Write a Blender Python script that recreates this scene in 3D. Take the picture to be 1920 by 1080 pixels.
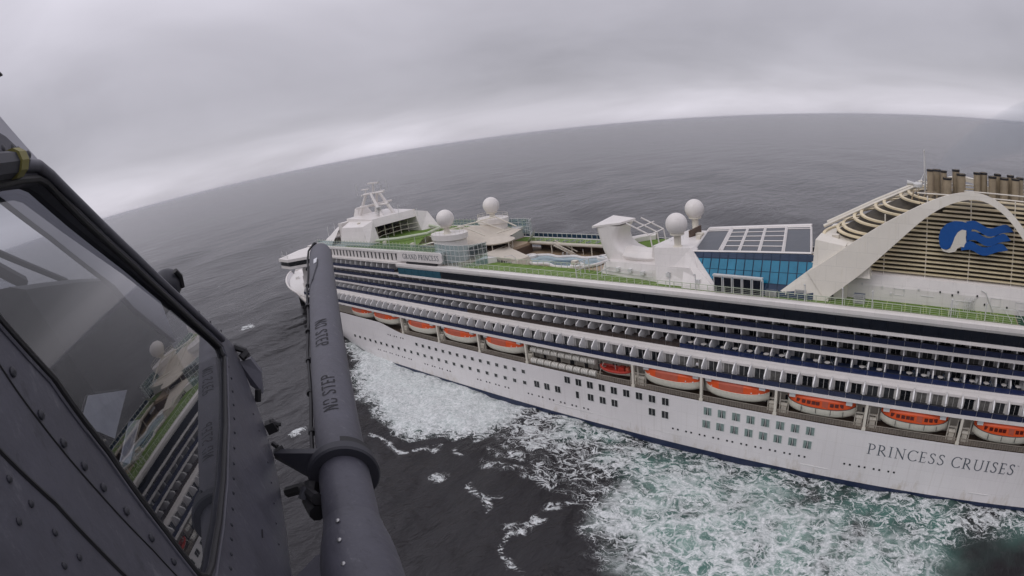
import bpy, bmesh, math, random
import numpy as np
from mathutils import Vector, Matrix, Euler
random.seed(7); np.random.seed(7)
for o in list(bpy.data.objects): bpy.data.objects.remove(o)
sc = bpy.context.scene
col = sc.collection
R = math.radians

# ------------------------------------------------------------------ camera (action camera: equisolid fisheye)
CAM = Vector((0.0, -81.0, 58.9))
cam = bpy.data.cameras.new('camera'); camo = bpy.data.objects.new('camera', cam); col.objects.link(camo)
mr = Matrix(((0.73925133, -0.08866581, 0.66756711), (0.66136949, 0.28235367, -0.69488618), (-0.12687738, 0.95520405, 0.26737119))).to_4x4()
camo.matrix_world = Matrix.Translation(CAM) @ mr
cam.type = 'PANO'; cam.sensor_width = 36.0; cam.sensor_fit = 'HORIZONTAL'
tgt = cam if hasattr(cam, 'panorama_type') else cam.cycles
tgt.panorama_type = 'FISHEYE_EQUISOLID'; tgt.fisheye_lens = 1056.355 * 36 / 1920; tgt.fisheye_fov = R(170)
cam.clip_start = 0.05; cam.clip_end = 200000
sc.camera = camo

# ------------------------------------------------------------------ world: overcast over a physical sky
SUN_EL, SUN_AZ = R(52), R(200)
w = bpy.data.worlds.new('World'); sc.world = w; w.use_nodes = True
nt = w.node_tree; N = nt.nodes; Lk = nt.links
for n in list(N): N.remove(n)
out = N.new('ShaderNodeOutputWorld'); bg = N.new('ShaderNodeBackground'); bg.inputs[1].default_value = 0.1
sky = N.new('ShaderNodeTexSky'); sky.sky_type = 'NISHITA'; sky.sun_disc = False; sky.sun_elevation = SUN_EL; sky.sun_rotation = SUN_AZ
tc = N.new('ShaderNodeTexCoord'); sep = N.new('ShaderNodeSeparateXYZ'); Lk.new(tc.outputs['Generated'], sep.inputs[0])
def wmath(op, a, b=None, c=None):
    m = N.new('ShaderNodeMath'); m.operation = op
    for i, v in enumerate((a, b, c)):
        if v is None: continue
        if isinstance(v, (int, float)): m.inputs[i].default_value = v
        else: Lk.new(v, m.inputs[i])
    return m.outputs[0]
zc = wmath('MAXIMUM', sep.outputs[2], 0.0)
zz = wmath('ADD', zc, 0.16)
px_ = wmath('DIVIDE', sep.outputs[0], zz); py_ = wmath('DIVIDE', sep.outputs[1], zz)
cmb = N.new('ShaderNodeCombineXYZ'); Lk.new(px_, cmb.inputs[0]); Lk.new(py_, cmb.inputs[1])
cn = N.new('ShaderNodeTexNoise'); cn.inputs['Scale'].default_value = 0.5; cn.inputs['Detail'].default_value = 6; cn.inputs['Roughness'].default_value = 0.52; cn.inputs['Distortion'].default_value = 0.4
Lk.new(cmb.outputs[0], cn.inputs['Vector'])
cn2 = N.new('ShaderNodeTexNoise'); cn2.inputs['Scale'].default_value = 0.23; cn2.inputs['Detail'].default_value = 2
Lk.new(cmb.outputs[0], cn2.inputs['Vector'])
wob = wmath('MULTIPLY', wmath('SUBTRACT', cn2.outputs[0], 0.5), 0.10)
el = wmath('ADD', zc, wmath('MULTIPLY', wob, wmath('MINIMUM', wmath('MULTIPLY', zc, 6.0), 1.0)))
ramp = N.new('ShaderNodeValToRGB'); Lk.new(el, ramp.inputs[0])
ce = ramp.color_ramp.elements
stops = [(0.0, .60), (0.018, .67), (0.045, .60), (0.085, .475), (0.16, .45), (0.27, .53), (0.42, .73), (0.62, .80), (1.0, .84)]
ce[0].position = 0; ce[1].position = 1
for p, v in stops[1:-1]: ce.new(p)
for e, (p, v) in zip(ce, stops): e.position = p; e.color = (v * 0.985, v * 0.95, v * 1.06, 1)
mulc = N.new('ShaderNodeMix'); mulc.data_type = 'RGBA'; mulc.blend_type = 'MULTIPLY'; mulc.inputs[0].default_value = 1
var = wmath('ADD', wmath('MULTIPLY', cn.outputs[0], 0.95), 0.54)
vc = N.new('ShaderNodeCombineColor'); [Lk.new(var, vc.inputs[i]) for i in range(3)]
Lk.new(ramp.outputs[0], mulc.inputs[6]); Lk.new(vc.outputs[0], mulc.inputs[7])
sc10 = N.new('ShaderNodeMix'); sc10.data_type = 'RGBA'; sc10.blend_type = 'MULTIPLY'; sc10.inputs[0].default_value = 1; sc10.inputs[7].default_value = (10, 10, 10, 1)
Lk.new(mulc.outputs[2], sc10.inputs[6])
mx = N.new('ShaderNodeMix'); mx.data_type = 'RGBA'; mx.inputs[0].default_value = 0.94
Lk.new(sky.outputs[0], mx.inputs[6]); Lk.new(sc10.outputs[2], mx.inputs[7])
Lk.new(mx.outputs[2], bg.inputs[0]); Lk.new(bg.outputs[0], out.inputs[0])

sun = bpy.data.lights.new('sun', 'SUN'); sun.energy = 0.6; sun.angle = R(25); sun.color = (1, .97, .93)
suno = bpy.data.objects.new('sun', sun); col.objects.link(suno); suno.location = (0, -60, 120)
sd = Vector((math.sin(SUN_AZ) * math.cos(SUN_EL), math.cos(SUN_AZ) * math.cos(SUN_EL), math.sin(SUN_EL)))
suno.rotation_euler = (-sd).to_track_quat('-Z', 'Y').to_euler()

vs = sc.view_settings
sc.display_settings.display_device = 'sRGB'; vs.view_transform = 'Standard'; vs.look = 'None'; vs.exposure = 0.0; vs.gamma = 1; vs.use_curve_mapping = False
try:
    sc.cycles.max_bounces = 8; sc.cycles.transparent_max_bounces = 12; sc.cycles.use_denoising = True
    sc.cycles.volume_bounces = 0
except Exception: pass

# ------------------------------------------------------------------ materials
MATS = {}
def new_mat(name):
    m = bpy.data.materials.new(name); m.use_nodes = True
    nt = m.node_tree
    b = nt.nodes['Principled BSDF']
    return m, nt, b
def mat(name, c, rough=.5, metal=0.0, var=.12, scale=1.5, bump=0.0, bscale=20, streak=0.0, spec=.5, dirt=None, coat=0.0):
    """painted / solid surface with large scale unevenness, optional run-down streaks and fine relief"""
    if name in MATS: return MATS[name]
    m, nt, b = new_mat(name); n = nt.nodes; l = nt.links
    tcn = n.new('ShaderNodeTexCoord')
    t = n.new('ShaderNodeTexNoise'); t.inputs['Scale'].default_value = scale; t.inputs['Detail'].default_value = 6; t.inputs['Roughness'].default_value = .65
    l.new(tcn.outputs['Object'], t.inputs['Vector'])
    mp = n.new('ShaderNodeMapRange'); mp.inputs[1].default_value = .3; mp.inputs[2].default_value = .7; mp.inputs[3].default_value = 1 - var; mp.inputs[4].default_value = 1 + var * .5
    l.new(t.outputs[0], mp.inputs[0])
    mu = n.new('ShaderNodeMix'); mu.data_type = 'RGBA'; mu.blend_type = 'MULTIPLY'; mu.inputs[0].default_value = 1; mu.inputs[6].default_value = (*c, 1)
    l.new(mp.outputs[0], mu.inputs[7]); colr = mu.outputs[2]
    if streak:
        mpg = n.new('ShaderNodeMapping'); mpg.inputs['Scale'].default_value = (2.2, 2.2, .09); l.new(tcn.outputs['Object'], mpg.inputs[0])
        t2 = n.new('ShaderNodeTexNoise'); t2.inputs['Scale'].default_value = 1.0; t2.inputs['Detail'].default_value = 4; l.new(mpg.outputs[0], t2.inputs['Vector'])
        m2 = n.new('ShaderNodeMapRange'); m2.inputs[1].default_value = .56; m2.inputs[2].default_value = .82; m2.inputs[3].default_value = 0; m2.inputs[4].default_value = streak; l.new(t2.outputs[0], m2.inputs[0])
        mm = n.new('ShaderNodeMix'); mm.data_type = 'RGBA'; l.new(m2.outputs[0], mm.inputs[0]); l.new(colr, mm.inputs[6])
        d = dirt or (.30, .25, .19); mm.inputs[7].default_value = (*d, 1); colr = mm.outputs[2]
    l.new(colr, b.inputs['Base Color'])
    b.inputs['Metallic'].default_value = metal
    rr = n.new('ShaderNodeMapRange'); rr.inputs[3].default_value = max(rough - .08, .02); rr.inputs[4].default_value = min(rough + .1, 1); l.new(t.outputs[0], rr.inputs[0]); l.new(rr.outputs[0], b.inputs['Roughness'])
    b.inputs['Specular IOR Level'].default_value = spec
    if coat: b.inputs['Coat Weight'].default_value = coat
    if bump:
        t3 = n.new('ShaderNodeTexNoise'); t3.inputs['Scale'].default_value = bscale; t3.inputs['Detail'].default_value = 5; l.new(tcn.outputs['Object'], t3.inputs['Vector'])
        bp = n.new('ShaderNodeBump'); bp.inputs['Strength'].default_value = bump; bp.inputs['Distance'].default_value = .05; l.new(t3.outputs[0], bp.inputs['Height']); l.new(bp.outputs[0], b.inputs['Normal'])
    MATS[name] = m; return m
def hull_paint():
    m = MATS['hull_white']; nt = m.node_tree; n = nt.nodes; l = nt.links; b = n['Principled BSDF']
    src = b.inputs['Base Color'].links[0].from_socket; tcn = n.new('ShaderNodeTexCoord')
    mp = n.new('ShaderNodeMapping'); mp.inputs['Rotation'].default_value = (R(-90), 0, 0); l.new(tcn.outputs['Object'], mp.inputs[0])
    br = n.new('ShaderNodeTexBrick'); br.inputs['Scale'].default_value = 1; br.inputs['Mortar Size'].default_value = .03; br.inputs['Mortar Smooth'].default_value = .6; br.inputs['Brick Width'].default_value = 9; br.inputs['Row Height'].default_value = 2.6
    br.inputs['Color1'].default_value = (1, 1, 1, 1); br.inputs['Color2'].default_value = (.965, .965, .97, 1); br.inputs['Mortar'].default_value = (.86, .86, .86, 1); l.new(mp.outputs[0], br.inputs['Vector'])
    m1 = n.new('ShaderNodeMix'); m1.data_type = 'RGBA'; m1.blend_type = 'MULTIPLY'; m1.inputs[0].default_value = 1; l.new(src, m1.inputs[6]); l.new(br.outputs[0], m1.inputs[7])
    # salt and rust stain along the waterline and below openings
    sp_ = n.new('ShaderNodeSeparateXYZ'); l.new(tcn.outputs['Object'], sp_.inputs[0])
    ms = n.new('ShaderNodeMapping'); ms.inputs['Scale'].default_value = (.55, .55, .22); l.new(tcn.outputs['Object'], ms.inputs[0])
    ns = n.new('ShaderNodeTexNoise'); ns.inputs['Scale'].default_value = 1; ns.inputs['Detail'].default_value = 8; ns.inputs['Roughness'].default_value = .7; l.new(ms.outputs[0], ns.inputs['Vector'])
    zz2 = n.new('ShaderNodeMapRange'); zz2.inputs[1].default_value = .5; zz2.inputs[2].default_value = 4.2; zz2.inputs[3].default_value = .16; zz2.inputs[4].default_value = -.06; l.new(sp_.outputs[2], zz2.inputs[0])
    ad = n.new('ShaderNodeMath'); ad.operation = 'ADD'; l.new(ns.outputs[0], ad.inputs[0]); l.new(zz2.outputs[0], ad.inputs[1])
    st = n.new('ShaderNodeMapRange'); st.inputs[1].default_value = .60; st.inputs[2].default_value = .80; st.inputs[3].default_value = 0; st.inputs[4].default_value = .55; l.new(ad.outputs[0], st.inputs[0])
    m2 = n.new('ShaderNodeMix'); m2.data_type = 'RGBA'; l.new(st.outputs[0], m2.inputs[0]); l.new(m1.outputs[2], m2.inputs[6]); m2.inputs[7].default_value = (.40, .34, .24, 1); l.new(m2.outputs[2], b.inputs['Base Color'])
def seams(name, bw, rh, dark):
    m = MATS[name]; nt = m.node_tree; n = nt.nodes; l = nt.links; b = n['Principled BSDF']; src = b.inputs['Base Color'].links[0].from_socket
    tcn = n.new('ShaderNodeTexCoord'); mp = n.new('ShaderNodeMapping'); mp.inputs['Rotation'].default_value = (R(-80), R(4), 0); l.new(tcn.outputs['Object'], mp.inputs[0])
    br = n.new('ShaderNodeTexBrick'); br.inputs['Scale'].default_value = 1; br.inputs['Mortar Size'].default_value = .022; br.inputs['Mortar Smooth'].default_value = .5; br.inputs['Brick Width'].default_value = bw; br.inputs['Row Height'].default_value = rh
    br.inputs['Color1'].default_value = (1, 1, 1, 1); br.inputs['Color2'].default_value = (.955, .955, .95, 1); br.inputs['Mortar'].default_value = (dark, dark, dark, 1); l.new(mp.outputs[0], br.inputs['Vector'])
    m1 = n.new('ShaderNodeMix'); m1.data_type = 'RGBA'; m1.blend_type = 'MULTIPLY'; m1.inputs[0].default_value = 1; l.new(src, m1.inputs[6]); l.new(br.outputs[0], m1.inputs[7]); l.new(m1.outputs[2], b.inputs['Base Color'])
def heli_paint():
    m = MATS['gunship_grey']; nt = m.node_tree; n = nt.nodes; l = nt.links; b = n['Principled BSDF']
    src = b.inputs['Base Color'].links[0].from_socket; tcn = n.new('ShaderNodeTexCoord')
    ms = n.new('ShaderNodeMapping'); ms.inputs['Scale'].default_value = (9, 14, 5); ms.inputs['Rotation'].default_value = (.3, .5, .8); l.new(tcn.outputs['Object'], ms.inputs[0])
    ns = n.new('ShaderNodeTexNoise'); ns.inputs['Scale'].default_value = 1.6; ns.inputs['Detail'].default_value = 9; ns.inputs['Roughness'].default_value = .78; l.new(ms.outputs[0], ns.inputs['Vector'])
    for lo, hi, amt, c in ((.57, .72, .55, (.20, .20, .22, 1)), (.44, .30, .6, (.028, .028, .034, 1))):
        st = n.new('ShaderNodeMapRange'); st.inputs[1].default_value = lo; st.inputs[2].default_value = hi; st.inputs[3].default_value = 0; st.inputs[4].default_value = amt; l.new(ns.outputs[0], st.inputs[0])
        mm = n.new('ShaderNodeMix'); mm.data_type = 'RGBA'; l.new(st.outputs[0], mm.inputs[0]); l.new(src, mm.inputs[6]); mm.inputs[7].default_value = c; src = mm.outputs[2]
    l.new(src, b.inputs['Base Color'])
def glass(name, tint, refl_ior=1.5, rough=.02, opac=.3, body=(.02, .03, .035)):
    """thin pane: clear transmission + mirror reflection by Fresnel + a little body colour"""
    m, nt, b = new_mat(name); n = nt.nodes; l = nt.links; n.remove(b)
    o = n['Material Output']
    tr = n.new('ShaderNodeBsdfTransparent'); tr.inputs[0].default_value = (*tint, 1)
    df = n.new('ShaderNodeBsdfDiffuse'); df.inputs[0].default_value = (*body, 1)
    mxa = n.new('ShaderNodeMixShader'); mxa.inputs[0].default_value = opac; l.new(tr.outputs[0], mxa.inputs[1]); l.new(df.outputs[0], mxa.inputs[2])
    gl = n.new('ShaderNodeBsdfGlossy'); gl.inputs['Roughness'].default_value = rough
    lw = n.new('ShaderNodeLayerWeight'); lw.inputs[0].default_value = .5
    pw_ = n.new('ShaderNodeMath'); pw_.operation = 'POWER'; l.new(lw.outputs['Facing'], pw_.inputs[0]); pw_.inputs[1].default_value = 3.6
    fr = n.new('ShaderNodeMath'); fr.operation = 'MULTIPLY_ADD'; l.new(pw_.outputs[0], fr.inputs[0]); fr.inputs[1].default_value = 1.05; fr.inputs[2].default_value = (refl_ior - 1) * .14
    mxb = n.new('ShaderNodeMixShader'); l.new(fr.outputs[0], mxb.inputs[0]); l.new(mxa.outputs[0], mxb.inputs[1]); l.new(gl.outputs[0], mxb.inputs[2])
    l.new(mxb.outputs[0], o.inputs[0]); MATS[name] = m; return m

M_WHITE = mat('ship_white', (.75, .715, .685), .38, var=.06, scale=.35, streak=.16)
M_HULL = mat('hull_white', (.72, .695, .685), .30, var=.07, scale=.10, streak=.24, bump=.30, bscale=.32)
M_WHITE2 = mat('deck_white', (.70, .68, .655), .5, var=.10, scale=.8)
M_CREAM = mat('cream_paint', (.66, .62, .53), .45, var=.08, scale=.6, streak=.12)
M_NAVY = mat('boot_navy', (.012, .022, .06), .35, var=.3, scale=1.2)
M_DARKIN = mat('cabin_interior', (.03, .03, .034), .7)
M_RAILBLUE = mat('rail_glass_blue', (.014, .025, .085), .12, var=.25, scale=.6, spec=.6)
M_RAILNAVY = mat('rail_glass_navy', (.018, .026, .070), .12, var=.3, scale=.6, spec=.6)
M_DOOR2 = mat('door_curtain', (.16, .155, .145), .35, var=.5, scale=2.5)
M_DOOR3 = mat('door_sheer', (.055, .058, .062), .12, var=.6, scale=1.6)
M_DOOR = mat('door_glass', (.012, .014, .017), .08, var=.5, scale=.9, spec=.5)
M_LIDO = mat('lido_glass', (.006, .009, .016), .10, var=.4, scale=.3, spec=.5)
M_LIDOBLUE = mat('lido_glass_blue', (.02, .09, .13), .12, var=.4, scale=.5)  # blue glass of the forward lido windows
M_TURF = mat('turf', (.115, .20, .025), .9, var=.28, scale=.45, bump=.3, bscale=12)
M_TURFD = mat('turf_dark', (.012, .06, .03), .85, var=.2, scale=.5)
M_LINE = mat('turf_line', (.42, .48, .20), .8)
M_TEAK = mat('teak_deck', (.36, .27, .18), .7, var=.18, scale=.8)
M_PROM = mat('promenade_brown', (.10, .065, .045), .7, var=.2, scale=.9)
M_RAIL = mat('rail_paint', (.50, .55, .42), .5)
M_RAILW = mat('rail_white', (.62, .62, .60), .45)
M_RAILBR = mat('rail_brown', (.30, .265, .22), .5)
M_ORANGE = mat('boat_orange', (.68, .085, .012), .45, var=.12, scale=1.2, streak=.10)
M_ORANGED = mat('boat_cover', (.46, .10, .055), .6, var=.12, scale=1.0)
M_BOATHULL = mat('boat_hull', (.66, .63, .53), .4, var=.08, streak=.2)
M_BOATW = mat('boat_window', (.10, .012, .008), .2)
M_DARKLINE = mat('fender_line', (.05, .05, .05), .6)
M_RAFT = mat('raft_white', (.62, .60, .54), .45, var=.08, streak=.2)
M_SCREENGL = glass('screen_glass', (.80, .88, .89), refl_ior=1.4, opac=.10, body=(.40, .46, .48))
M_RAILCOFFEE = mat('rail_glass_brown', (.045, .033, .028), .2, var=.3, scale=.6)
M_FLOORB = mat('balcony_floor_blue', (.025, .045, .12), .7, var=.3, scale=1.2)
M_FLOORD = mat('balcony_floor_dark', (.035, .035, .045), .7, var=.3, scale=1.2)
M_FLOORBR = mat('balcony_floor_brown', (.085, .06, .05), .7, var=.3, scale=1.2)
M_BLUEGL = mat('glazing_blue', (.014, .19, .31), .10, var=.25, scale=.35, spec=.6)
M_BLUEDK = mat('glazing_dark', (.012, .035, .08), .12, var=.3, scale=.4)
M_ROOFGL = mat('roof_glass', (.060, .070, .085), .38, var=.18, scale=.3, spec=.35)
M_STEEL = mat('stack_grey', (.36, .29, .195), .65, metal=.0, var=.25, scale=.8, streak=.55, dirt=(.05, .045, .04))
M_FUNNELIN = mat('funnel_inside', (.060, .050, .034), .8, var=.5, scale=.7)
M_FUNNELW = mat('funnel_white', (.74, .70, .615), .45, var=.06, scale=.3, streak=.18, dirt=(.42, .34, .15))
M_SLAT = mat('louvre_paint', (.72, .62, .42), .5, var=.18, scale=.22, streak=.35, dirt=(.40, .29, .09))
M_LOGO = mat('emblem_blue', (.008, .085, .32), .4)
M_TEXT = mat('lettering_grey', (.075, .09, .11), .5)
M_WIN = mat('hull_window', (.02, .022, .024), .15, var=.4)
M_CURT = mat('curtain', (.20, .27, .25), .7, var=.3, scale=3)
M_FRAME = mat('window_frame', (.66, .66, .64), .4)
M_POOL = mat('pool_tile', (.33, .43, .47), .12, var=.3, scale=.6)
M_POOLDK = mat('pool_tile_deep', (.06, .14, .20), .15, var=.3, scale=.5)
M_CANVAS = mat('canvas_tan', (.56, .51, .43), .8, var=.1, scale=.8, bump=.3, bscale=2)
M_DARKMETAL = mat('dark_metal', (.035, .035, .04), .5, metal=.3)
M_BLACK = mat('black_rubber', (.010, .010, .012), .55)
M_HELI = mat('gunship_grey', (.076, .076, .096), .48, var=.25, scale=5.0, bump=.05, bscale=40, streak=.0)
M_HELID = mat('heli_dark_grey', (.030, .031, .040), .5, var=.2, scale=6)
M_HELIIN = mat('cockpit_black', (.020, .021, .024), .7, var=.3, scale=5)
M_POST = mat('cockpit_post', (.42, .42, .46), .6, var=.1, scale=3)
M_SCREW = mat('screw_bare', (.45, .45, .45), .35, metal=.9)
M_STENCIL = mat('stencil_black', (.012, .012, .016), .7)
M_YELLOW = mat('olive_tape', (.20, .18, .05), .6)
M_WIN_HELI = glass('heli_glass', (.62, .64, .68), refl_ior=1.75, rough=.012, opac=.10, body=(.05, .055, .06))
M_CLEAR = glass('windscreen_glass', (.86, .87, .9), refl_ior=1.3, opac=.04)
M_DIV = mat('divider_white', (.82, .81, .80), .45, var=.08, scale=1.5)
M_PAPER = mat('paper', (.62, .63, .66), .8, var=.12, scale=18)
M_SUIT = mat('flight_suit', (.10, .105, .085), .9, var=.3, scale=9, bump=.4, bscale=18)
M_SKIN = mat('skin', (.42, .26, .20), .55)
M_LOUNGE = mat('lounger_frame', (.55, .55, .53), .5)
M_LOUNGEB = mat('lounger_sling', (.05, .07, .11), .8)
M_CLOTHW = mat('shirt_white', (.7, .7, .7), .8)
M_CLOTHD = mat('trousers_dark', (.03, .03, .04), .8)
M_RED = mat('red_paint', (.42, .035, .02), .45, var=.12)

hull_paint(); heli_paint(); seams('ship_white', 4.2, 2.1, .80); seams('funnel_white', 3.4, 2.4, .76)
# ------------------------------------------------------------------ mesh helpers
class MB:
    def __init__(s): s.v = []; s.f = []; s.m = []
    def add(s, vs, fs, mi=0):
        o = len(s.v); s.v += [tuple(v) for v in vs]; s.f += [tuple(i + o for i in f) for f in fs]; s.m += [mi] * len(fs); return s
    def box(s, x0, x1, y0, y1, z0, z1, mi=0):
        return s.add([(x0, y0, z0), (x1, y0, z0), (x1, y1, z0), (x0, y1, z0), (x0, y0, z1), (x1, y0, z1), (x1, y1, z1), (x0, y1, z1)],
                     [(0, 3, 2, 1), (4, 5, 6, 7), (0, 1, 5, 4), (1, 2, 6, 5), (2, 3, 7, 6), (3, 0, 4, 7)], mi)
    def hexa(s, p, mi=0):  # 8 arbitrary corners, bottom ring then top ring
        return s.add(p, [(0, 3, 2, 1), (4, 5, 6, 7), (0, 1, 5, 4), (1, 2, 6, 5), (2, 3, 7, 6), (3, 0, 4, 7)], mi)
    def prism(s, poly, d, mi=0):  # poly: list of 3D points, d: extrusion vector
        n = len(poly); d = Vector(d)
        a = [Vector(p) for p in poly]; b = [p + d for p in a]
        return s.add(a + b, [tuple(range(n - 1, -1, -1)), tuple(range(n, 2 * n))] + [(i, (i + 1) % n, n + (i + 1) % n, n + i) for i in range(n)], mi)
    def tube(s, pts, r, seg=6, mi=0, cap=True):
        pts = [Vector(p) for p in pts]; n = len(pts); rr = r if isinstance(r, (list, tuple)) else [r] * n
        rings = []; prev = None
        for i, p in enumerate(pts):
            t = (pts[min(i + 1, n - 1)] - pts[max(i - 1, 0)]).normalized()
            if prev is None:
                a = Vector((0, 0, 1)) if abs(t.z) < .9 else Vector((1, 0, 0))
                u = t.cross(a).normalized()
            else:
                u = (prev - t * prev.dot(t)).normalized()
            prev = u; v = t.cross(u)
            rings.append([p + (u * math.cos(2 * math.pi * k / seg) + v * math.sin(2 * math.pi * k / seg)) * rr[i] for k in range(seg)])
        vs = [q for rg in rings for q in rg]; fs = []
        for i in range(n - 1):
            for k in range(seg): fs.append((i * seg + k, i * seg + (k + 1) % seg, (i + 1) * seg + (k + 1) % seg, (i + 1) * seg + k))
        if cap: fs += [tuple(range(seg - 1, -1, -1)), tuple((n - 1) * seg + k for k in range(seg))]
        return s.add(vs, fs, mi)
    def bar(s, a, b, t, mi=0): return s.tube([a, b], t * .7, 4, mi)
    def grid(s, P, closed_u=False, closed_v=False, mi=0):  # P[i][j]
        nu, nv = len(P), len(P[0]); vs = [q for row in P for q in row]; fs = []
        for i in range(nu - (0 if closed_u else 1)):
            for j in range(nv - (0 if closed_v else 1)):
                fs.append((i * nv + j, ((i + 1) % nu) * nv + j, ((i + 1) % nu) * nv + (j + 1) % nv, i * nv + (j + 1) % nv))
        return s.add(vs, fs, mi)
    def lathe(s, prof, c=(0, 0, 0), seg=24, a0=0, a1=2 * math.pi, mi=0, sx=1, sy=1):
        full = abs(a1 - a0 - 2 * math.pi) < 1e-6; k = seg if full else seg + 1
        P = [[(c[0] + sx * r * math.cos(a0 + (a1 - a0) * i / seg), c[1] + sy * r * math.sin(a0 + (a1 - a0) * i / seg), c[2] + z) for r, z in prof] for i in range(k)]
        return s.grid(P, closed_u=full, mi=mi)
    def sphere(s, c, r, seg=24, ring=14, z0=-1.0, mi=0):
        prof = []
        for i in range(ring + 1):
            a = math.asin(z0) + (math.pi / 2 - math.asin(z0)) * i / ring
            prof.append((max(r * math.cos(a), 1e-4), r * math.sin(a)))
        return s.lathe(prof, c, seg, mi=mi)
    def mesh(s, name, mats, smooth=False, fix=True):
        me = bpy.data.meshes.new(name); me.from_pydata(s.v, [], s.f)
        for m in (mats if isinstance(mats, (list, tuple)) else [mats]): me.materials.append(m)
        if any(s.m): me.polygons.foreach_set('material_index', s.m)
        if fix:
            b = bmesh.new(); b.from_mesh(me); bmesh.ops.recalc_face_normals(b, faces=b.faces); b.to_mesh(me); b.free()
        if smooth:
            me.polygons.foreach_set('use_smooth', [True] * len(me.polygons))
            if smooth != 'full': me.set_sharp_from_angle(angle=R(smooth if smooth is not True else 40))
        me.update(); return me
    def build(s, name, mats, parent=None, smooth=False, **k):
        return put(name, s.mesh(name, mats, smooth), parent, **k)
def put(name, me, parent=None, loc=None, rot=None, mw=None, label=None, kind=None):
    o = bpy.data.objects.new(name, me); col.objects.link(o)
    if mw is not None: o.matrix_basis = mw
    if loc is not None: o.location = loc
    if rot is not None: o.rotation_euler = rot
    if parent is not None:
        o.parent = parent
        if parent.get('_off'): o.matrix_parent_inverse = Matrix.Translation(-Vector(parent['_off']))
    if label: o['label'] = label
    if kind: o['kind'] = kind
    return o
def tag(o, label=None, cat=None, group=None, kind=None):
    for k, v in (('label', label), ('category', cat), ('group', group), ('kind', kind)):
        if v: o[k] = v
    return o
def thing(name, loc, label, cat, group=None, offset=True):
    o = bpy.data.objects.new(name, None); col.objects.link(o); o.location = loc; o.empty_display_size = .5
    if offset: o['_off'] = tuple(loc)
    return tag(o, label, cat, group)
def copy_tree(o, parent=None):
    c = o.copy(); col.objects.link(c)
    if parent is not None: c.parent = parent; c.matrix_parent_inverse = Matrix()
    for ch in list(o.children): copy_tree(ch, c)
    return c
def boxmesh(name, dx, dy, dz, m): return MB().box(-dx / 2, dx / 2, -dy / 2, dy / 2, -dz / 2, dz / 2).mesh(name, m)
def lerp(a, b, t): return a + (b - a) * t
def interp(x, tab):
    if x <= tab[0][0]: return tab[0][1]
    for (a, u), (b, v) in zip(tab, tab[1:]):
        if x <= b: return u + (v - u) * (x - a) / (b - a)
    return tab[-1][1]
# ------------------------------------------------------------------ sea
def axis(lo, hi, step, far, g=1.055):
    a = list(np.arange(lo, hi + 1e-6, step)); s = step; x = hi; up = []
    while x < far: s *= g; x += s; up.append(x)
    s = step; x = lo; dn = []
    while x > -far: s *= g; x -= s; dn.append(x)
    return np.array(dn[::-1] + a + up)
ax = axis(-200, 46, .6, 70000); ay = axis(-72, 20, .6, 70000)
XX, YY = np.meshgrid(ax, ay, indexing='ij')
sx = np.gradient(ax)[:, None]; sy = np.gradient(ay)[None, :]; SP = np.maximum(sx, sy) + 0 * XX
Zs = np.zeros_like(XX)
rng = np.random.RandomState(3)
for k in range(46):
    lam = 2.6 * (1.095 ** k); th = R(215) + rng.normal(0, .42); A = .0058 * lam ** .86
    kx, ky = math.cos(th) * 2 * math.pi / lam, math.sin(th) * 2 * math.pi / lam
    ph = rng.uniform(0, 6.28)
    fade = np.clip((lam / SP - 2.5) / 2.5, 0, 1)
    arg = kx * XX + ky * YY + ph
    Zs += fade * A * (np.sin(arg) + .25 * np.sin(2 * arg + 1.3))
def sdf(poly, X, Y):
    p = np.array(poly, float); d = np.full(X.shape, 1e9); ins = np.zeros(X.shape, bool); n = len(p)
    for i in range(n):
        a, b = p[i], p[(i + 1) % n]; e = b - a; wx, wy = X - a[0], Y - a[1]
        t = np.clip((wx * e[0] + wy * e[1]) / max(e @ e, 1e-9), 0, 1); d = np.minimum(d, np.hypot(wx - t * e[0], wy - t * e[1]))
        c = ((a[1] <= Y) & (b[1] > Y)) | ((b[1] <= Y) & (a[1] > Y))
        with np.errstate(divide='ignore', invalid='ignore'):
            xi = a[0] + (Y - a[1]) / (b[1] - a[1] if b[1] != a[1] else 1e-9) * e[0]
        ins ^= c & (X < xi)
    return np.where(ins, d, -d)
def pline(pts, X, Y, w):
    d = np.full(X.shape, 1e9)
    for a, b in zip(pts, pts[1:]):
        ex, ey = b[0] - a[0], b[1] - a[1]; wx, wy = X - a[0], Y - a[1]
        t = np.clip((wx * ex + wy * ey) / (ex * ex + ey * ey), 0, 1); d = np.minimum(d, np.hypot(wx - t * ex, wy - t * ey))
    return np.clip(1 - d / w, 0, 1)
def vnoise(X, Y, s, seed):  # cheap value noise
    r = np.random.RandomState(seed); T = r.rand(256, 256); u, v = X / s, Y / s; i, j = np.floor(u).astype(int), np.floor(v).astype(int); fu, fv = u - i, v - j
    fu = fu * fu * (3 - 2 * fu); fv = fv * fv * (3 - 2 * fv); g = lambda a, b: T[a % 256, b % 256]
    return (g(i, j) * (1 - fu) + g(i + 1, j) * fu) * (1 - fv) + (g(i, j + 1) * (1 - fu) + g(i + 1, j + 1) * fu) * fv
near = (XX > -260) & (XX < 140) & (YY > -110) & (YY < 75)
wx = XX + 5 * (vnoise(XX, YY, 7, 1) - .5) + 2.4 * (vnoise(XX, YY, 2.6, 2) - .5); wy = YY + 5 * (vnoise(XX, YY, 7, 4) - .5) + 2.4 * (vnoise(XX, YY, 2.6, 5) - .5)
foam = np.zeros_like(XX); aer = np.zeros_like(XX)
sm = lambda d, a, b: np.clip((d - a) / (b - a), 0, 1)
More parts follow.
